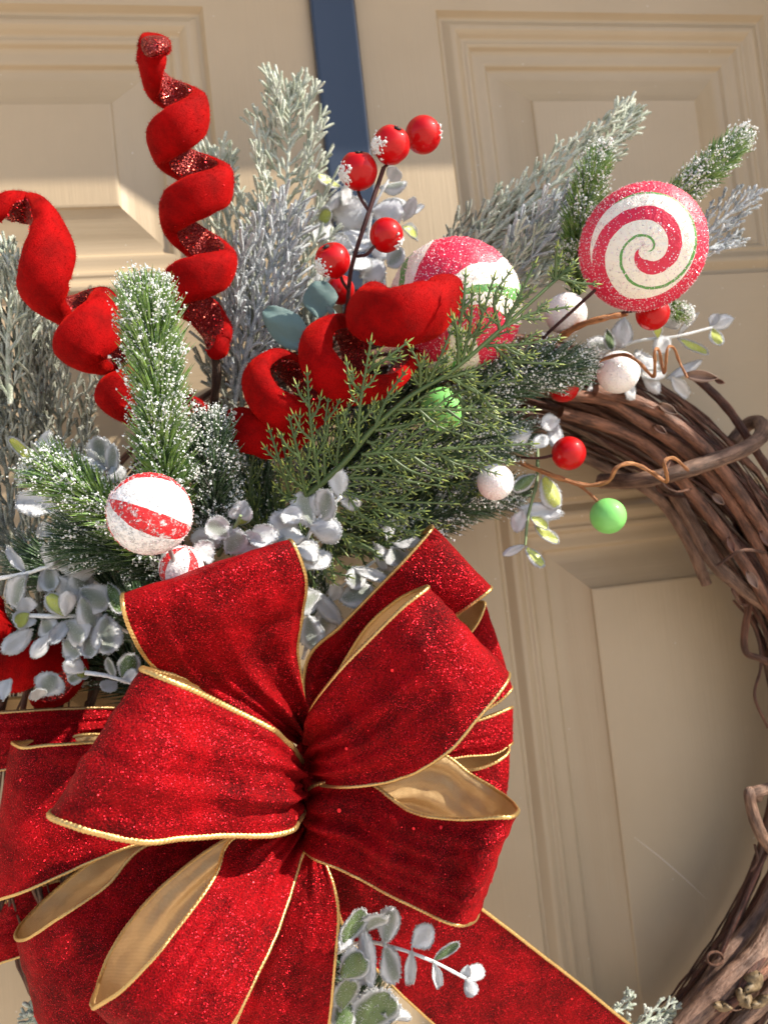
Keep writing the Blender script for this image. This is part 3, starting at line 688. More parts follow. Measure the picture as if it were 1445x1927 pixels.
t = NT('clear_sugar_grain').set(Base_Color=(.95, .74, .78), Roughness=.2, Metallic=0.0); t.b.inputs['Transmission Weight'].default_value = .4; M['sugar_clear'] = t.m
t = NT('grey_wire').set(Base_Color=(.4, .38, .36), Roughness=.4, Metallic=.8); M['wire'] = t.m
cl = P(1208, 466, .19); view = (CAM-cl).normalized()
candy('lollipop', 'round red and white swirl lollipop with green line and sugared rim at upper right', 'lollipop', cl, .0375, .72,
      view+rt*.02+up*.06, R(0), M['lolly'], 9500, [(1120, 545, .185), (1060, 600, .16), (960, 690, .13)], 'swirl_disc')
cb = P(856, 578, .150)
candy('candy_ornament', 'sugared peppermint swirl ball half hidden behind the curled velvet and cedar', 'candy', cb, .0425, .86,
      (CAM-cb).normalized()-rt*.22-up*.30, R(0), M['bigcandy'], 9500, [(870, 650, .14), (840, 760, .10)], 'swirl_ball')
cm = P(282, 967, .232)
candy('peppermint_ball', 'snowy white foam ball with red stripes in front of the pine sprigs', 'ornament ball', cm, 75*S(.232), 1.0,
      -rt*.80+up*.34-fw*.45, R(23), M['mint'], 1500, [(318, 1030, .225), (330, 1065, .21), (345, 1120, .18)], 'mint_ball')
cm2 = P(341, 1068, .205)
candy('peppermint_ball', 'small striped foam ball peeking over the bow top edge', 'ornament ball', cm2, 40*S(.205), 1.0,
      rt*.3+up*.9-fw*.2, R(150), M['mint'], 500, [(341, 1090, .19), (350, 1130, .17)], 'mint_ball')

def ball(name, label, cat, px, py, d, rpx, mat, stem=None, grains=0, group=None, calyx=None, snow=None, parent=None, sm='berrystem'):
    c = P(px, py, d); r = rpx*S(d); root = parent or thing(name, label, cat, c, group)
    b = MB(); dent = calyx is not None
    cd = (P(calyx[0], calyx[1], d)-c+TOCAM*r*.55).normalized() if dent else None
    def fn(q):
        f = 1+(.045 if dent else .014)*noise.noise(q*1.7+c*90)
        if dent:
            a = q.dot(cd)
            if a > .88: f -= .16*((a-.88)/.12)
        return f
    b.sphere(c, r, 40, 28, fn=fn); o = b.build('berry' if cat != 'ball' and parent else 'ball', M[mat], root)
    if dent:
        k = MB()
        for i in range(7):
            an = i*.9; sd = cd.orthogonal().normalized(); s2 = cd.cross(sd)
            k.spike(c+cd*r*.82, c+cd*r*.95+(sd*math.cos(an)+s2*math.sin(an))*r*.24, r*.10)
        k.blob(c+cd*r*.89, r*.17); k.build('calyx', M['black'], o)
    if grains:
        g = MB()
        for i in range(grains):
            v = Vector((rnd.gauss(0, 1), rnd.gauss(0, 1), rnd.gauss(0, 1))).normalized(); g.blob(c+v*r*1.0, rnd.uniform(.00012, .00026), jit=.3)
        g.build('bead', M['snow'], o, smooth=False, kind='stuff')
    if snow:
        g = MB(); sdv = (P(snow[0], snow[1], d)-c+TOCAM*r*.35).normalized()
        for i in range(snow[2]):
            v = (sdv+Vector((rnd.gauss(0, .25), rnd.gauss(0, .25), rnd.gauss(0, .25)))).normalized(); g.blob(c+v*r*rnd.uniform(.98, 1.06), rnd.uniform(.0005, .0011))
        g.build('snow', M['snow'], o, smooth=False, kind='stuff')
    if stem:
        s = MB(); s.tube(PP(stem, 20), lambda t: .0011*(1-.35*t), 6); s.build('stem', M[sm], root)
    return root
# the berry pick
pick = thing('berry_pick', 'stem of five glossy red snow tipped berries rising over the frosted leaves', 'berry pick', P(650, 560, .15))
for q in ([(655, 560, .15), (662, 500, .165), (690, 410, .175), (722, 315, .18)], [(695, 398, .175), (680, 375, .175), (672, 355, .17)], [(672, 482, .168), (690, 478, .175), (705, 462, .178)],
          [(655, 545, .155), (645, 530, .165), (640, 515, .17)], [(722, 315, .18), (750, 290, .165), (770, 275, .155)], [(655, 560, .15), (640, 620, .13), (600, 700, .10)]):
    s = MB(); s.tube(PP(q, 16), .0010 if len(q) < 4 else .0014, 8); s.build('stem', M['berrystem'], pick)
for a in ((675, 321, .178, 37, (672, 293), (640, 335, 130)), (736, 272, .185, 37, (743, 255), (708, 278, 150)), (796, 253, .165, 36, None, (825, 245, 14)), (727, 442, .178, 33, None, (752, 462, 40)), (626, 490, .180, 34, (612, 472), (592, 515, 140)), (640, 545, .14, 28, None, None)):
    ball('berry', '', 'berry', a[0], a[1], a[2], a[3], 'berry', calyx=a[4], snow=a[5], parent=pick)
ball('white_ball', 'white glittered ball beside the lollipop stick below its left side', 'ball', 1065, 590, .13, 42, 'sugar', grains=900, group='white glittered balls')
ball('white_ball', 'white glittered ball over the vine top under the copper corkscrew tendril', 'ball', 1163, 700, .13, 43, 'sugar', grains=900, group='white glittered balls')
ball('white_ball', 'lowest white glittered ball hanging at the cedar tips', 'ball', 932, 907, .15, 36, 'sugar', grains=900, group='white glittered balls')
ball('red_ball', 'glossy red ball on a thin stem in front of the bare vines', 'ball', 1070, 853, .15, 34, 'berry', stem=[(1045, 856, .15), (1010, 862, .14), (950, 858, .12)], group='glossy red balls')
ball('red_ball', 'glossy red ball half covered by pine needles above the vine', 'ball', 1060, 728, .13, 31, 'berry', group='glossy red balls')
ball('red_ball', 'glossy red ball tucked under the lollipop bottom edge', 'ball', 1228, 590, .165, 34, 'berry', stem=[(1215, 580, .16), (1120, 600, .14), (1040, 640, .12)], group='glossy red balls')
ball('green_ball', 'shiny light green ball dangling in front of the empty door panel', 'ball', 1144, 971, .16, 36, 'green_ball', stem=[(1125, 944, .16), (1105, 925, .155), (1075, 905, .15), (1062, 902, .15)], group='shiny green balls', sm='curl')
ball('green_ball', 'shiny light green ball half hidden among the green cedar twigs', 'ball', 832, 770, .165, 43, 'green_ball', group='shiny green balls')
def tendril(label, pts, r, n=90, tp=.35):
    b = MB(); b.tube(PP(pts, n), lambda t: r*(1-tp*t), 8, fn=lambda an, L, t, p: 1+.22*noise.noise(p*330)+.12*math.sin(2*an+L*500)); tag(b.build('tendril', M['curl']), label, 'tendril', 'copper brown curling tendrils')
tendril('copper brown tendril with a zigzag corkscrew end over the upper white ball', [(1010, 745, .10), (1085, 702, .13), (1130, 678, .145), (1172, 667, .155), (1200, 680, .155), (1228, 708, .155), (1232, 690, .16), (1232, 660, .165), (1240, 660, .155), (1248, 700, .15), (1252, 690, .16), (1256, 655, .165), (1268, 655, .155), (1278, 680, .15), (1293, 710, .155)], .0013)
tendril('copper brown tendril waving right over the vine ring above the green ball', [(930, 850, .12), (990, 875, .135), (1060, 902, .15), (1105, 913, .155), (1145, 905, .16), (1160, 880, .165), (1190, 872, .165), (1225, 888, .16), (1250, 905, .16), (1256, 900, .165), (1250, 870, .17), (1268, 862, .165), (1295, 885, .16)], .0016)
tendril('broad copper brown strip lying under the lollipop left of the leaves', [(1040, 645, .125), (1085, 615, .14), (1130, 600, .15), (1180, 590, .15)], .0026, 40)

# ---------------------------------------------------------------- pine sprigs
def pine(label, pts, hw, nn, dark=False, snow=600, ang=.75, tipround=1.0, nl=None, back=.5):
    mat = 'needle_dark' if dark else 'needle'
    path = PP(pts, 60); root = thing('pine_sprig', label, 'pine sprig', path[0], 'snow dusted pine sprigs')
    sc = S(pts[0][2]); L = hw*sc/math.sin(ang)
    s = MB(); s.tube(path, lambda t: .0017*(1-.6*t), 6); s.build('stem', M['darkstem'], root)
    n = MB(); g = MB()
    nn = int(nn*.72)
    for k in range(nn):
        t = k/nn; i = min(59, int(t*59.9)); p = path[i].lerp(path[i+1], t*60-i if i < 59 else 0)
        tg = (path[min(i+2, 60)]-path[max(i-2, 0)]).normalized()
        a = tg.orthogonal().normalized(); b = tg.cross(a); ph = k*2.399+rnd.uniform(-.3, .3)
        rad = a*math.cos(ph)+b*math.sin(ph)
        an = ang*(1-.55*max(0, (t-.75)/.25))*rnd.uniform(.8, 1.15)
        if rad.dot(TOCAM) < -.2 and rnd.random() > back: continue
        ll = L*rnd.uniform(.75, 1.08)*(1-.35*max(0, (t-.85)/.15))*min(1, .55+t*4)
        dr = (tg*math.cos(an)+rad*math.sin(an)).normalized(); tip = p+dr*ll+tg*ll*.12
        n.spike(p, tip, .00078, sides=3, mid=.7, mr=.85)
        cl_ = noise.noise(tip*75)+.35*noise.noise(tip*260)
        if rnd.random() < 1.6*snow/nn and cl_ > -.12:
            for q in range(12):
                f = rnd.uniform(.25, 1.0); g.blob(p.lerp(tip, f)+Vector([rnd.uniform(-.0011, .0011) for _ in range(3)])+Vector((0, -.0004, .0005)), rnd.uniform(.00018, .00065)*(1+1.0*max(0, cl_)), jit=.85)
    n.build('needles', M[mat], root, smooth=False, kind='stuff'); g.build('snow', M['snow'], root, smooth=False, kind='stuff')
    return root
pine('tall upright pine sprig heavy with snow in front of the leaning velvet corkscrew', [(320, 1020, .165), (312, 900, .19), (300, 760, .205), (287, 640, .212), (278, 580, .212)], 60, 2300, snow=1500)
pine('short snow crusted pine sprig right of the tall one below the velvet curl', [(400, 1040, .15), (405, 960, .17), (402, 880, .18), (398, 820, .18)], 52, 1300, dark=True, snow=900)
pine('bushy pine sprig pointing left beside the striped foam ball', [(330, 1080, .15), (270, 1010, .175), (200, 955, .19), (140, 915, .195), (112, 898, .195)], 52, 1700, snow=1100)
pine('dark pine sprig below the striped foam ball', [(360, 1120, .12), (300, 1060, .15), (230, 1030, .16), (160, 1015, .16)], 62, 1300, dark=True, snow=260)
pine('small fresh green pine tip left of the lollipop top', [(1085, 560, .11), (1085, 470, .14), (1100, 380, .155), (1125, 305, .16)], 42, 1100, snow=420)
pine('pine tip pointing up right behind the lollipop', [(1200, 450, .14), (1265, 380, .155), (1330, 320, .165), (1385, 268, .17)], 40, 1200, snow=950)
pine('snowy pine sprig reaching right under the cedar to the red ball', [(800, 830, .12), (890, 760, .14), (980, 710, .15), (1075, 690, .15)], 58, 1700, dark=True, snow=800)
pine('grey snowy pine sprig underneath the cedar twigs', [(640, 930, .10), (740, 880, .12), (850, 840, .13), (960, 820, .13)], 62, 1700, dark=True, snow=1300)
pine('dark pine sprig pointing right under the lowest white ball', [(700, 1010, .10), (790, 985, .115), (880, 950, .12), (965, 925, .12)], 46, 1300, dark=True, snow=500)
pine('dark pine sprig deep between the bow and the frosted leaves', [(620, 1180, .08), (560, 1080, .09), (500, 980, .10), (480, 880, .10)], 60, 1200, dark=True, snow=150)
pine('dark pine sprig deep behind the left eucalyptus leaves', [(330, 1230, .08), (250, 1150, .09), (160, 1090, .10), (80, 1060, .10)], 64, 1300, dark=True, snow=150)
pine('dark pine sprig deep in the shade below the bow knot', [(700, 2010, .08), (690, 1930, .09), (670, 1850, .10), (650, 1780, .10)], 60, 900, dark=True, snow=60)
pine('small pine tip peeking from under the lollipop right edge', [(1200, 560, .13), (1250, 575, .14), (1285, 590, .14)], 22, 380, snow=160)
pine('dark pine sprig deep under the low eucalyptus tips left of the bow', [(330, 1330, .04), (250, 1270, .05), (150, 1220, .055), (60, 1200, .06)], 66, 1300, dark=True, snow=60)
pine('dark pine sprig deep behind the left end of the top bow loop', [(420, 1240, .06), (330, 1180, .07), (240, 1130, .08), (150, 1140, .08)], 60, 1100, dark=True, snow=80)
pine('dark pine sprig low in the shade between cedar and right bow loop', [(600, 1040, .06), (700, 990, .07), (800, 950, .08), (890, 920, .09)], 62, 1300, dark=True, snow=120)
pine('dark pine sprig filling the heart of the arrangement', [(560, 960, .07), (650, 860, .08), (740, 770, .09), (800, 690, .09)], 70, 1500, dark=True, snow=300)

# ---------------------------------------------------------------- frosted juniper sprigs
def finger(b, p, dr, ln, r, sides=5, bend=None):
    sd = Vector((rnd.uniform(-1, 1), rnd.uniform(-1, 1), rnd.uniform(-1, 1)))*.16
    pts = [p, p+dr*ln*.35, p+(dr+sd*.6).normalized()*ln*.7, p+(dr+sd).normalized()*ln]
    b.tube(pts, lambda t: r*(.62+.75*t-.85*max(0, t-.66)*1.6), sides, fn=lambda an, L, t, q: 1+.32*noise.noise(q*1100))
    for k in range(7):                                   # frost crystals
        f = rnd.random(); q = pts[0].lerp(pts[3], f); v = Vector([rnd.uniform(-1, 1) for _ in range(3)]).normalized()
        b.spike(q+v*r*.5, q+v*(r*.9+rnd.uniform(.0003, .0009)), .00013, 1, 1)
def juniper(label, pts, hw, ntw, mat='flock', lf=40, name='frosted_juniper_sprig', full=1.0, spread=.50, fr=2.7, alt=None):
    path = PP(pts, 60); sc = S(pts[0][2]); root = thing(name, label, 'frosted sprig', path[0], 'frosted grey green juniper sprigs')
    s = MB(); s.tube(path, lambda t: .0022*(1-.7*t), 6, fn=lambda an, L, t, q: 1+.2*noise.noise(q*500)); s.build('stem', M[alt or mat], root)
    ntw = int(ntw*(.62 if mat == 'flock_dark' else .8))
    for k in range(ntw):
        t = .04+.96*k/ntw; i = min(59, int(t*60)); p = path[i]
        tg = (path[min(i+2, 60)]-path[max(i-2, 0)]).normalized()
        side = tg.cross(TOCAM).normalized()*(1 if k % 2 else -1)
        rad = (side*rnd.uniform(.6, 1)+TOCAM*rnd.uniform(-.5, .7)).normalized()
        env = hw*sc*(1.05-.88*t**1.5)*rnd.uniform(.75, 1.1)/math.sin(spread)*full
        dr = (tg*math.cos(spread)+rad*math.sin(spread)).normalized()
        b = MB(); cur = (tg*.28)
        tp = [p, p+dr*env*.4, p+(dr*.75+cur)*env*.75, p+(dr*.8+cur*1.3)*env]
        tw = catmull(tp, 12); b.tube(tw, lambda u: .0011*(1-.4*u), 5, fn=lambda an, L, u, q: 1+.3*noise.noise(q*900))
        m = max(5, int(env/sc/7.5))
        for j in range(m):
            u = (j+.8)/m; ii = min(11, int(u*12)); q = tw[ii].lerp(tw[ii+1], u*12-ii); td = (tw[ii+1]-tw[ii]).normalized()
            a = td.orthogonal().normalized(); c_ = td.cross(a); ph = j*2.4+k
            d2 = (td*.86+(a*math.cos(ph)+c_*math.sin(ph))*.42).normalized()
            finger(b, q, d2, lf*sc*rnd.uniform(.45, 1.15), fr*sc*rnd.uniform(.75, 1.1))
        finger(b, tw[-1], (tw[-1]-tw[-2]).normalized(), lf*sc*.8, fr*sc)
        b.build('twig', [M[mat], M['flock_white']], root)
    b = MB()
    for k in range(9): finger(b, path[60-k], ((path[60]-path[56]).normalized()+Vector([rnd.uniform(-.5, .5) for _ in range(3)])).normalized(), lf*sc*.8, fr*sc)
    b.build('twig', [M[mat], M['flock_white']], root)
    return root
juniper('tall pale conical juniper sprig just left of the navy strap', [(505, 740, .055), (522, 600, .065), (536, 400, .075), (545, 250, .08), (541, 172, .08)], 120, 62, spread=.72, lf=30)
juniper('thin juniper sprig showing between the two upper velvet coils', [(470, 640, .04), (450, 500, .05), (420, 380, .055), (410, 300, .055)], 62, 22)
juniper('blue white frosted sprig in front of the tall pale one', [(440, 760, .07), (470, 640, .09), (505, 520, .10), (540, 410, .105)], 82, 36, 'flock_blue')
juniper('brownish frosted sprig low between velvet coils near the brown stem', [(470, 860, .06), (455, 760, .07), (445, 660, .08), (425, 590, .08)], 78, 28, 'flock_dark')
juniper('frosted sprig at the left edge under the leaning velvet corkscrew', [(70, 930, .05), (50, 800, .06), (30, 660, .07), (10, 510, .075)], 92, 38, 'flock_dark', alt='flock')
juniper('pale frosted tip at the left edge nearest the door panel', [(20, 760, .08), (15, 660, .085), (20, 560, .09), (30, 500, .09)], 60, 22, 'flock')
juniper('dark olive frosted sprig left of the tall snowy pine', [(120, 1010, .05), (120, 900, .06), (110, 780, .07), (90, 640, .07)], 82, 36, 'flock_dark', lf=30)
juniper('olive frosted sprig in the lower left corner of the greenery', [(0, 1120, .05), (20, 1000, .06), (10, 880, .07), (-10, 760, .07)], 80, 30, 'flock_dark', lf=30)
juniper('small olive frosted sprig beside the left edge eucalyptus', [(80, 1160, .07), (60, 1090, .08), (30, 1030, .08), (0, 990, .08)], 50, 18, 'flock_dark')
juniper('long pale frosted sprig slanting up right past the lollipop top', [(850, 520, .08), (950, 420, .10), (1060, 330, .115), (1140, 260, .12), (1185, 210, .12)], 62, 44, lf=28)
juniper('frosted sprig between the peppermint ball and the lollipop', [(880, 620, .09), (950, 540, .11), (1020, 470, .12), (1090, 400, .125)], 66, 34, 'flock', lf=30)
juniper('blue white frosted sprig left of the lollipop swirl', [(930, 560, .10), (990, 470, .12), (1040, 420, .13), (1080, 380, .13)], 50, 22, 'flock_blue')
juniper('grey frosted sprig peeking above the peppermint ball', [(800, 560, .07), (860, 480, .08), (930, 420, .085), (1000, 390, .09)], 48, 26, 'flock_dark')
juniper('white frosted twig sticking out right of the lollipop', [(1290, 480, .12), (1340, 430, .13), (1380, 395, .135), (1425, 362, .14)], 40, 16, 'flock_blue', lf=16, fr=2.6)
juniper('frosted twig low right of the lollipop rim', [(1280, 500, .12), (1330, 470, .13), (1360, 460, .13), (1390, 445, .13)], 30, 12, 'flock_blue', lf=16, fr=2.6)
juniper('small frosted tip poking up at the bottom edge beside the ribbon tail', [(1100, 1960, .09), (1140, 1920, .10), (1165, 1895, .10), (1178, 1878, .10)], 18, 8, 'flock', lf=18)
juniper('frosted sprig along the bottom edge before the vine ring', [(1160, 1970, .09), (1200, 1935, .10), (1235, 1915, .10), (1262, 1905, .10)], 30, 12, 'flock', lf=18)
juniper('frosted sprig tip at the bottom left corner under the bow', [(130, 1960, .08), (110, 1930, .09), (85, 1918, .09), (60, 1910, .09)], 22, 9, 'flock', lf=18)
juniper('dark frosted sprig deep behind the velvet curl', [(600, 940, .05), (570, 820, .06), (560, 700, .07), (580, 600, .07)], 80, 30, 'flock_dark')

# ---------------------------------------------------------------- cedar
def branchlet(b, pts, sub=True, ln=17, step=15, r=3.3, dpt=0):
    n = max(6, int(sum((pts[i+1]-pts[i]).length for i in range(len(pts)-1))/ (.0028)))
    path = catmull(pts, n); sc = .00031
    b.tube(path, lambda t: r*sc*(1-.45*t), 6)
    L = sum((path[i+1]-path[i]).length for i in range(n)); m = max(3, int(L/(step*sc)))
    for j in range(m):
        u = (j+.6)/m; i = min(n-1, int(u*n)); p = path[i].lerp(path[i+1], u*n-i); tg = (path[i+1]-path[i]).normalized()
        sd = tg.cross(TOCAM).normalized()
        for s in (1, -1):
            if (j % 2 == 0) == (s == 1) and dpt == 0: pass
            dr = (tg*.62+sd*s*.72+TOCAM*rnd.uniform(-.25, .45)).normalized(); l = ln*sc*rnd.uniform(.75, 1.15)*(1-.35*u)
            mid = p+dr*l*.6; b.spike(p, mid+dr*l*.05, r*sc*.55, 0, 0, 4, .6, 1.0)
            b.spike(mid-dr*l*.05, p+(dr*.85+tg*.3).normalized()*l*1.05, r*sc*.42, 1, 1, 4, .35, .8)
    b.spike(path[-1], path[-1]+(path[-1]-path[-2]).normalized()*ln*sc*.8, r*sc*.6, 1, 1, 4)
    if sub:
        k = max(2, int(L/(40*sc)))
        for j in range(k):
            u = .12+.72*j/k; i = min(n-1, int(u*n)); p = path[i]; tg = (path[i+1]-path[i]).normalized()
            sd = tg.cross(TOCAM).normalized()*(1 if j % 2 else -1)
            dr = (tg*.78+sd*.62+TOCAM*rnd.uniform(-.2, .3)).normalized(); l = L*.36*(1-u*.55)*rnd.uniform(.8, 1.15)
            branchlet(b, [p, p+dr*l*.5, p+(dr+tg*.35).normalized()*l], False, ln, step, r*.85, 1)
def cedar(label, main, brs, sub=True):
    root = thing('cedar_sprig', label, 'cedar sprig', P(*main[0]), 'green cedar sprigs')
    s = MB(); s.tube(PP(main, 50), lambda t: .00235*(1-.62*t), 10, fn=lambda an, L, t, p: 1+.08*math.sin(3*an)+.08*noise.noise(p*200)); s.build('stem', M['cedar'], root)
    for q in brs:
        b = MB(); branchlet(b, [P(*z) for z in q], sub); b.build('branchlet', [M['cedar'], M['cedar_tip']], root, smooth=False)
C1 = .205
cedar('large olive green cedar sprig crossing the middle with lime edged scales',
      [(430, 1040, .15), (500, 990, .165), (560, 945, .18), (610, 905, .19), (655, 862, .20), (700, 808, .208), (772, 745, .215), (855, 694, .22), (950, 612, .225), (1050, 522, .225)],
      [[(552, 955, .18), (530, 880, .195), (507, 808, .20)], [(575, 935, .185), (560, 850, .20), (536, 752, .205)], [(600, 912, .19), (585, 800, .205), (578, 700, .21)],
       [(612, 905, .19), (610, 820, .20), (623, 712, .205)], [(630, 888, .19), (640, 820, .20), (658, 758, .205)], [(590, 925, .18), (550, 900, .19), (523, 790, .195)],
       [(672, 845, .205), (678, 760, .22), (698, 640, .23)], [(682, 740, .218), (660, 715, .225), (652, 680, .225)], [(690, 700, .22), (730, 672, .228), (768, 643, .23)],
       [(705, 805, .21), (730, 745, .215), (762, 700, .22)], [(790, 735, .215), (790, 690, .225), (772, 655, .23)], [(800, 728, .215), (825, 680, .225), (850, 622, .23)], [(808, 722, .215), (830, 690, .22), (845, 668, .22)],
       [(862, 690, .22), (862, 640, .23), (855, 600, .235)], [(868, 685, .22), (885, 610, .23), (888, 545, .235)], [(880, 678, .22), (905, 600, .23), (930, 520, .235)], [(860, 640, .228), (872, 570, .235), (876, 515, .235)],
       [(950, 612, .225), (975, 560, .23), (1007, 494, .235)], [(1045, 526, .225), (1046, 490, .23), (1049, 463, .235)], [(1050, 522, .225), (1070, 505, .23), (1082, 492, .23)], [(1050, 522, .225), (1085, 532, .225), (1122, 534, .225)],
       [(945, 617, .225), (1000, 590, .225), (1070, 577, .225)], [(905, 650, .22), (975, 648, .22), (1055, 636, .22)], [(930, 650, .22), (965, 678, .215), (1052, 685, .215)], [(940, 620, .225), (930, 560, .23), (960, 510, .23)],
       [(828, 713, .215), (880, 700, .215), (915, 682, .215)], [(840, 706, .215), (900, 722, .21), (972, 716, .21)], [(850, 712, .215), (910, 745, .21), (950, 757, .205)], [(840, 720, .21), (900, 785, .205), (982, 810, .20)],
       [(745, 770, .21), (854, 771, .21), (1008, 771, .205)], [(705, 810, .205), (800, 790, .205), (900, 745, .205)], [(680, 855, .20), (802, 847, .205), (1005, 835, .20)], [(800, 847, .205), (874, 870, .20), (959, 869, .195)],
       [(690, 830, .20), (752, 858, .20), (834, 890, .20)], [(655, 880, .195), (760, 865, .20), (850, 800, .20)], [(620, 915, .19), (700, 940, .19), (854, 948, .19)], [(700, 942, .19), (760, 965, .185), (822, 983, .18)],
       [(640, 900, .19), (720, 900, .195), (830, 915, .19)], [(600, 930, .18), (650, 980, .18), (735, 1006, .18)], [(590, 940, .175), (640, 1010, .17), (709, 1041, .17)], [(640, 960, .18), (720, 985, .18), (780, 1005, .18)], [(560, 980, .16), (590, 1060, .16), (658, 1086, .16)]])
cedar('darker cedar sprig in shade left of the frosted leaf cluster', [(520, 1110, .12), (500, 1040, .14), (480, 960, .15), (470, 890, .15)],
      [[(505, 1050, .14), (450, 990, .15), (440, 900, .16)], [(500, 1040, .14), (530, 960, .15), (520, 880, .16)], [(495, 1010, .145), (560, 950, .155), (570, 860, .16)], [(490, 1000, .145), (470, 930, .16), (478, 850, .165)], [(505, 1060, .135), (560, 1000, .14), (600, 960, .15)], [(500, 1030, .14), (430, 1000, .14), (400, 930, .14)]])
cedar('shaded cedar sprig hanging between the bow loops and frosted leaves', [(560, 960, .11), (620, 1000, .13), (690, 1030, .14), (740, 1060, .14)],
      [[(600, 985, .12), (680, 960, .14), (760, 970, .15)], [(610, 1000, .125), (640, 1060, .135), (700, 1100, .14)], [(650, 1015, .13), (720, 1030, .14), (790, 1000, .15)], [(580, 980, .12), (570, 1040, .13), (600, 1120, .13)], [(690, 1030, .14), (760, 1020, .14), (840, 990, .15)], [(640, 1010, .13), (700, 1050, .13), (760, 1080, .13)]])
cedar('shaded cedar sprig behind the green ball', [(640, 900, .09), (720, 850, .11), (800, 800, .12), (880, 740, .13)],
      [[(700, 865, .11), (780, 870, .13), (860, 880, .14)], [(720, 850, .11), (720, 780, .13), (700, 720, .14)], [(760, 825, .115), (850, 820, .13), (930, 800, .14)], [(800, 800, .12), (810, 740, .13), (800, 680, .14)], [(850, 760, .125), (920, 750, .14), (990, 730, .15)], [(660, 885, .10), (640, 820, .12), (620, 760, .13)], [(740, 840, .11), (830, 900, .13), (900, 930, .14)]])

# ---------------------------------------------------------------- frosted eucalyptus
LEAF = {}
def leafmesh(mat, var):
    if (mat, var) in LEAF: return LEAF[(mat, var)]
    r = random.Random(var*13+5); n, m = 14, 9; top = []; cup = r.uniform(-.35, .45); curl = r.uniform(-.45, .35); asym = r.uniform(-.08, .08)
    b = MB()
    def pt(i, j, off):
        f = i/n; s = j/m*2-1
        w = .5*max(.0, math.sin(math.pi*(.03+.95*f**1.12)))**(.85 if f < .5 else .48)*(1+.05*math.sin(9*f+var)) if 0 < i < n else (.03 if i == 0 else .14)
        x = s*w*(1+asym*s); rim = max(abs(s), 1-min(f, 1-f)*7 if min(f, 1-f) < .14 else 0)
        z = cup*(s*s)*w*1.2 + curl*f*f + .03*math.sin(7*f+3*s+var)
        k = Vector((x*19+var, f*19, off*3)); z += .03*noise.noise(k*.35)+.012*noise.noise(k)
        x += .018*noise.noise(k*1.7)*rim; fy = f+.02*noise.noise(k*1.9+Vector((3, 3, 3)))*rim
        return Vector((x, fy, z+off)), rim
    for off, fl in ((.03, False), (-.03, True)):
        rows = [[pt(i, j, off*(1 if 0 < j < m and 0 < i < n else .2))[0] for j in range(m+1)] for i in range(n+1)]
        at = [[pt(i, j, 0)[1] for j in range(m+1)] for i in range(n+1)]
        b.quadgrid(rows, attr=at, flip=fl)
    if mat in ('leaf_w', 'leaf_g', 'leaf_y', 'leaf_d'):                       # frost crust along the edge
        for k in range(420 if mat == 'leaf_w' else 330):
            i = r.randrange(0, n+1); s = r.choice((0, m)) if r.random() < .8 and 0 < i < n else r.randrange(m+1)
            p = pt(i, s, 0)[0]+Vector([r.gauss(0, .024) for _ in range(3)])
            b.blob(p, r.uniform(.010, .026), 1, .7)
        for k in range(520):                                # patchy flock over the blade
            f_ = r.uniform(.08, .97); s_ = r.uniform(-.95, .95); ii = f_*n; jj = (s_+1)/2*m
            p = pt(ii, jj, 0)[0]; q_ = noise.noise(Vector((p.x*5, p.y*5, var*3)))+(.35 if mat == 'leaf_w' else 0)
            if q_ < -.05: continue
            b.blob(p+Vector((0, 0, .03 if r.random() < .7 else -.03)), r.uniform(.005, .013), 1, .7)
        for k in range(700):
            i = r.randrange(0, n+1); s = r.choice((0, m)) if r.random() < .6 and 0 < i < n else r.randrange(m+1)
            p = pt(i, s, 0)[0]; v = Vector((r.uniform(-1, 1), r.uniform(-1, 1), r.uniform(-1, 1))).normalized()
            b.spike(p+v*.012, p+v*r.uniform(.035, .085), .0065, 1, 1)
    me = b.mesh('leaf', [M[mat], M['flock_white']]); LEAF[(mat, var)] = me; return me
def eucalyptus(label, stem, leaves, d, name='eucalyptus_spray', cat='eucalyptus', stemmat='flock_white', r=.0013, grp='frosted eucalyptus sprays', tilt=.55):
    root = thing(name, label, cat, P(*stem[0][:2], stem[0][2] if len(stem[0]) > 2 else d), grp)
    s = MB(); s.tube(catmull([P(q[0], q[1], q[2] if len(q) > 2 else d-.004) for q in stem], 30), lambda t: r*(1-.3*t), 8, fn=lambda an, L, t, p: 1+.25*noise.noise(p*500)); s.build('stem', M[stemmat], root)
    for k, (bx, by, tx, ty, w, ty_) in enumerate(leaves):
        dd = d+rnd.uniform(-.008, .010); a = P(bx, by, dd); b = P(tx, ty, dd+rnd.uniform(-.006, .012))
        y = b-a; L = y.length; y.normalize()
        wd = w*S(dd)*1.08
        n = (TOCAM+Vector((rnd.uniform(-1, 1), 0, rnd.uniform(-.6, 1)))*tilt).normalized(); x = y.cross(n).normalized(); n = x.cross(y)
        o = bpy.data.objects.new('leaf', leafmesh('leaf_'+ty_, rnd.randrange(9))); scene.collection.objects.link(o); o.parent = root
        Mx = Matrix((x*wd, y*L, n*(wd+L)*.5)).transposed().to_4x4(); Mx.translation = a-root.location
        o.matrix_local = Mx
    return root
eucalyptus('small two tone eucalyptus tips at the left over the olive frosted sprig', [(110, 960, .12), (75, 910, .13), (62, 868, .14), (70, 830, .14)],
           [(66, 872, 18, 822, 20, 'y'), (64, 868, 97, 812, 20, 'w'), (66, 905, 100, 880, 26, 'w'), (70, 915, 45, 875, 34, 'y'), (62, 860, 60, 832, 10, 'g')], .145)
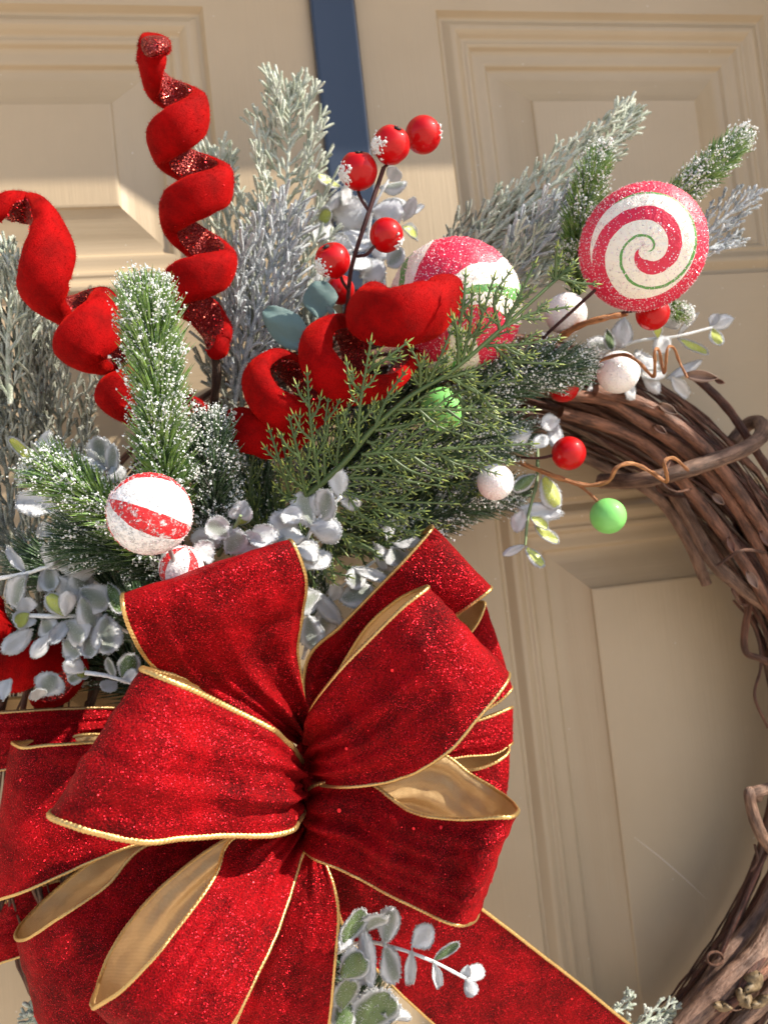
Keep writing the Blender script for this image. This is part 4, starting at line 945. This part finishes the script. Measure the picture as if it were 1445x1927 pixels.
eucalyptus('pair of oval frosted leaves between the left pine sprigs', [(260, 960, .12), (225, 905, .14), (200, 880, .15)],
           [(198, 882, 184, 822, 42, 'g'), (200, 884, 128, 878, 36, 'g'), (205, 890, 225, 838, 36, 'g'), (200, 905, 232, 885, 26, 'w'), (104, 962, 28, 938, 42, 'w'), (98, 985, 75, 1010, 26, 'w')], .15)
eucalyptus('grey leaved eucalyptus spray with thick white stem at the far left', [(-20, 1092, .13), (50, 1079, .145), (92, 1068, .15), (150, 1080, .14), (200, 1110, .12)],
           [(48, 1077, 12, 1030, 17, 'w'), (50, 1083, 20, 1145, 44, 'g'), (90, 1070, 98, 1025, 34, 'w'), (90, 1068, 100, 1116, 34, 'g'), (104, 1062, 168, 1048, 62, 'g'), (130, 1080, 165, 1030, 44, 'g'), (112, 1085, 132, 1132, 40, 'w'), (140, 1070, 165, 1120, 44, 'g'), (80, 1075, 72, 1112, 18, 'w')], .145)
eucalyptus('white crusted eucalyptus spray left of the bow top loop', [(45, 1158, .155), (104, 1160, .155), (162, 1160, .15), (205, 1170, .14), (240, 1190, .12)],
           [(55, 1155, 22, 1178, 30, 'y'), (54, 1152, 46, 1128, 30, 'w'), (56, 1160, 50, 1184, 24, 'w'), (124, 1160, 90, 1118, 30, 'y'), (122, 1160, 130, 1112, 26, 'w'), (152, 1122, 182, 1184, 38, 'g'), (130, 1168, 92, 1214, 24, 'w'), (125, 1170, 160, 1208, 50, 'g'), (198, 1158, 202, 1228, 50, 'g'),
            (150, 1108, 202, 1142, 52, 'g'), (205, 1098, 230, 1158, 26, 'd'), (120, 1205, 155, 1232, 44, 'g'), (60, 1185, 8, 1228, 32, 'w'), (92, 1195, 60, 1232, 24, 'w'), (175, 1190, 165, 1235, 40, 'g'), (80, 1165, 100, 1195, 34, 'g')], .155)
eucalyptus('low eucalyptus tips just above the gold edged left loop', [(160, 1266, .155), (200, 1272, .155), (248, 1286, .15), (290, 1300, .13)],
           [(158, 1264, 126, 1250, 30, 'w'), (156, 1266, 130, 1282, 24, 'g'), (160, 1256, 150, 1276, 20, 'y'), (216, 1276, 205, 1238, 20, 'g'), (235, 1285, 245, 1240, 34, 'd'), (228, 1284, 262, 1262, 20, 'w'), (80, 1310, 102, 1268, 46, 'g'), (66, 1318, 72, 1292, 26, 'w'), (6, 1318, 14, 1278, 26, 'w'), (220, 1284, 190, 1300, 26, 'w')], .15)
eucalyptus('short eucalyptus tip with a white bud above the bow top loop', [(412, 1045, .16), (425, 1020, .175), (446, 985, .195), (453, 970, .20)],
           [(416, 1022, 358, 1014, 40, 'w'), (430, 1010, 390, 982, 42, 'g'), (425, 1040, 458, 1003, 52, 'g'), (455, 1045, 492, 1005, 46, 'w'), (452, 972, 458, 945, 30, 'w'), (450, 975, 435, 955, 24, 'w'), (452, 975, 474, 960, 24, 'w'), (445, 988, 462, 978, 22, 'y'), (400, 1050, 372, 1030, 40, 'w'), (470, 1020, 520, 1000, 40, 'w')], .182, stemmat='estem')
eucalyptus('densest white eucalyptus cluster climbing over the cedar above the bow', [(560, 1070, .16), (580, 1010, .18), (610, 965, .195), (642, 935, .205)],
           [(639, 938, 634, 882, 33, 'w'), (642, 943, 681, 945, 30, 'w'), (640, 940, 652, 918, 18, 'w'), (606, 978, 625, 922, 48, 'g'), (612, 975, 592, 940, 30, 'w'), (586, 992, 566, 926, 48, 'g'), (583, 990, 640, 1008, 46, 'w'), (562, 1012, 514, 968, 52, 'w'), (572, 1012, 518, 1002, 46, 'w'), (560, 1030, 590, 1068, 44, 'w'),
            (565, 1062, 622, 1042, 40, 'w'), (560, 985, 540, 960, 44, 'w'), (596, 1020, 560, 1040, 50, 'w'), (540, 1010, 510, 1040, 44, 'g'), (545, 1040, 575, 1010, 46, 'g')], .188)
eucalyptus('shaded frosted eucalyptus in the notch between the two upper loops', [(570, 1240, .10), (600, 1150, .12), (660, 1090, .13), (740, 1030, .14)],
           [(582, 1108, 640, 1174, 30, 'w'), (580, 1158, 588, 1222, 46, 'g'), (640, 1130, 702, 1108, 52, 'g'), (665, 1068, 730, 1098, 22, 'w'), (703, 1022, 724, 1072, 28, 'w'), (740, 1022, 792, 1028, 26, 'w'), (738, 1030, 758, 1062, 46, 'g'), (728, 1016, 742, 978, 22, 'w'), (625, 1130, 640, 1098, 26, 'w'), (600, 1115, 560, 1150, 40, 'g'),
            (690, 1070, 660, 1100, 36, 'g'), (620, 1150, 600, 1200, 40, 'g'), (710, 1070, 740, 1090, 34, 'g')], .14)
eucalyptus('bright white out of focus eucalyptus behind the berry pick', [(680, 580, .05), (690, 480, .06), (700, 400, .07), (735, 330, .075)],
           [(625, 388, 692, 418, 62, 'w'), (700, 395, 758, 405, 52, 'w'), (640, 350, 596, 336, 24, 'y'), (640, 360, 612, 395, 20, 'w'), (715, 352, 764, 346, 30, 'g'), (590, 455, 618, 418, 38, 'w'), (600, 408, 628, 405, 34, 'y'), (638, 440, 692, 470, 54, 'w'), (745, 372, 776, 402, 24, 'w'), (772, 404, 797, 384, 13, 'w'), (756, 428, 788, 445, 34, 'y'),
            (678, 520, 724, 500, 48, 'w'), (735, 340, 750, 315, 30, 'w'), (690, 480, 660, 510, 48, 'w'), (610, 500, 592, 530, 40, 'w'), (700, 440, 740, 480, 50, 'w'), (660, 380, 640, 350, 40, 'w'), (730, 500, 760, 470, 40, 'g'), (665, 470, 610, 460, 46, 'w'), (760, 415, 780, 372, 22, 'w')], .07)
eucalyptus('sunlit yellow and white eucalyptus right of the lollipop over the vines', [(1110, 690, .08), (1187, 645, .10), (1270, 633, .11), (1340, 616, .115)],
           [(1175, 598, 1168, 652, 40, 'w'), (1337, 614, 1377, 600, 28, 'w'), (1340, 618, 1356, 648, 24, 'y'), (1338, 612, 1350, 590, 20, 'w'), (1277, 631, 1308, 586, 15, 'w'), (1277, 637, 1327, 670, 22, 'y'), (1238, 636, 1236, 606, 18, 'y'), (1245, 610, 1280, 600, 32, 'w'), (1198, 660, 1228, 695, 48, 'w'), (1210, 690, 1238, 740, 26, 'w'), (1255, 712, 1318, 680, 20, 'w'),
            (1262, 708, 1296, 748, 24, 'w'), (1152, 652, 1104, 650, 38, 'g'), (1180, 712, 1195, 750, 34, 'w'), (1112, 722, 1115, 752, 15, 'w'), (1142, 620, 1152, 658, 20, 'd'), (1110, 690, 1095, 735, 22, 'd'), (1230, 660, 1260, 640, 34, 'w'), (1200, 700, 1250, 705, 26, 'w')], .105)
eucalyptus('eucalyptus tip hanging down in front of the door beside the green ball', [(1011, 840, .12), (1010, 905, .13), (994, 970, .135), (988, 1026, .14)],
           [(1040, 783, 1046, 848, 28, 'w'), (1008, 893, 966, 922, 26, 'd'), (1022, 896, 1056, 946, 42, 'y'), (978, 956, 1052, 968, 32, 'w'), (998, 974, 1032, 992, 24, 'y'), (1006, 990, 1045, 1022, 24, 'y'), (990, 1030, 1024, 1064, 26, 'y'), (988, 1026, 948, 1044, 15, 'w'), (1000, 812, 950, 832, 30, 'w'), (1052, 790, 1020, 800, 30, 'w'), (985, 960, 970, 1000, 28, 'w'), (1000, 840, 1030, 820, 28, 'w')], .135, stemmat='estem')
eucalyptus('eucalyptus spray lying across the lower ribbon tail with a cupped tip', [(620, 1800, .12), (683, 1774, .15), (749, 1786, .17), (816, 1811, .18), (876, 1842, .185)],
           [(642, 1775, 682, 1708, 38, 'd'), (640, 1790, 660, 1745, 26, 'w'), (680, 1756, 722, 1710, 44, 'g'), (682, 1742, 697, 1858, 28, 'w'), (724, 1778, 738, 1708, 38, 'g'), (724, 1780, 746, 1850, 42, 'g'), (775, 1782, 814, 1746, 38, 'w'), (775, 1786, 770, 1858, 20, 'w'), (816, 1808, 864, 1774, 17, 'd'), (815, 1812, 828, 1862, 18, 'w'),
            (876, 1838, 906, 1828, 26, 'w'), (876, 1842, 892, 1876, 24, 'w'), (872, 1838, 880, 1822, 18, 'w'), (640, 1840, 690, 1800, 50, 'd')], .178, stemmat='flock_white')
eucalyptus('broad dark green leaves frosted at the rim at the bottom between the tails', [(690, 2000, .09), (680, 1930, .10), (660, 1880, .11)],
           [(668, 1935, 738, 1862, 74, 'd'), (640, 1900, 660, 1830, 44, 'd'), (720, 1910, 772, 1918, 22, 'w'), (650, 1850, 690, 1835, 26, 'w'), (640, 1960, 655, 1890, 40, 'd')], .13, stemmat='estem', tilt=.3)
eucalyptus('two smooth blue green eucalyptus leaves left of the velvet curl', [(620, 700, .10), (600, 640, .12), (570, 620, .13)],
           [(590, 665, 498, 582, 58, 'b'), (600, 600, 600, 528, 62, 'b'), (640, 600, 615, 580, 28, 'b')], .15, name='eucalyptus_leaves', stemmat='estem', grp=None, tilt=.35)
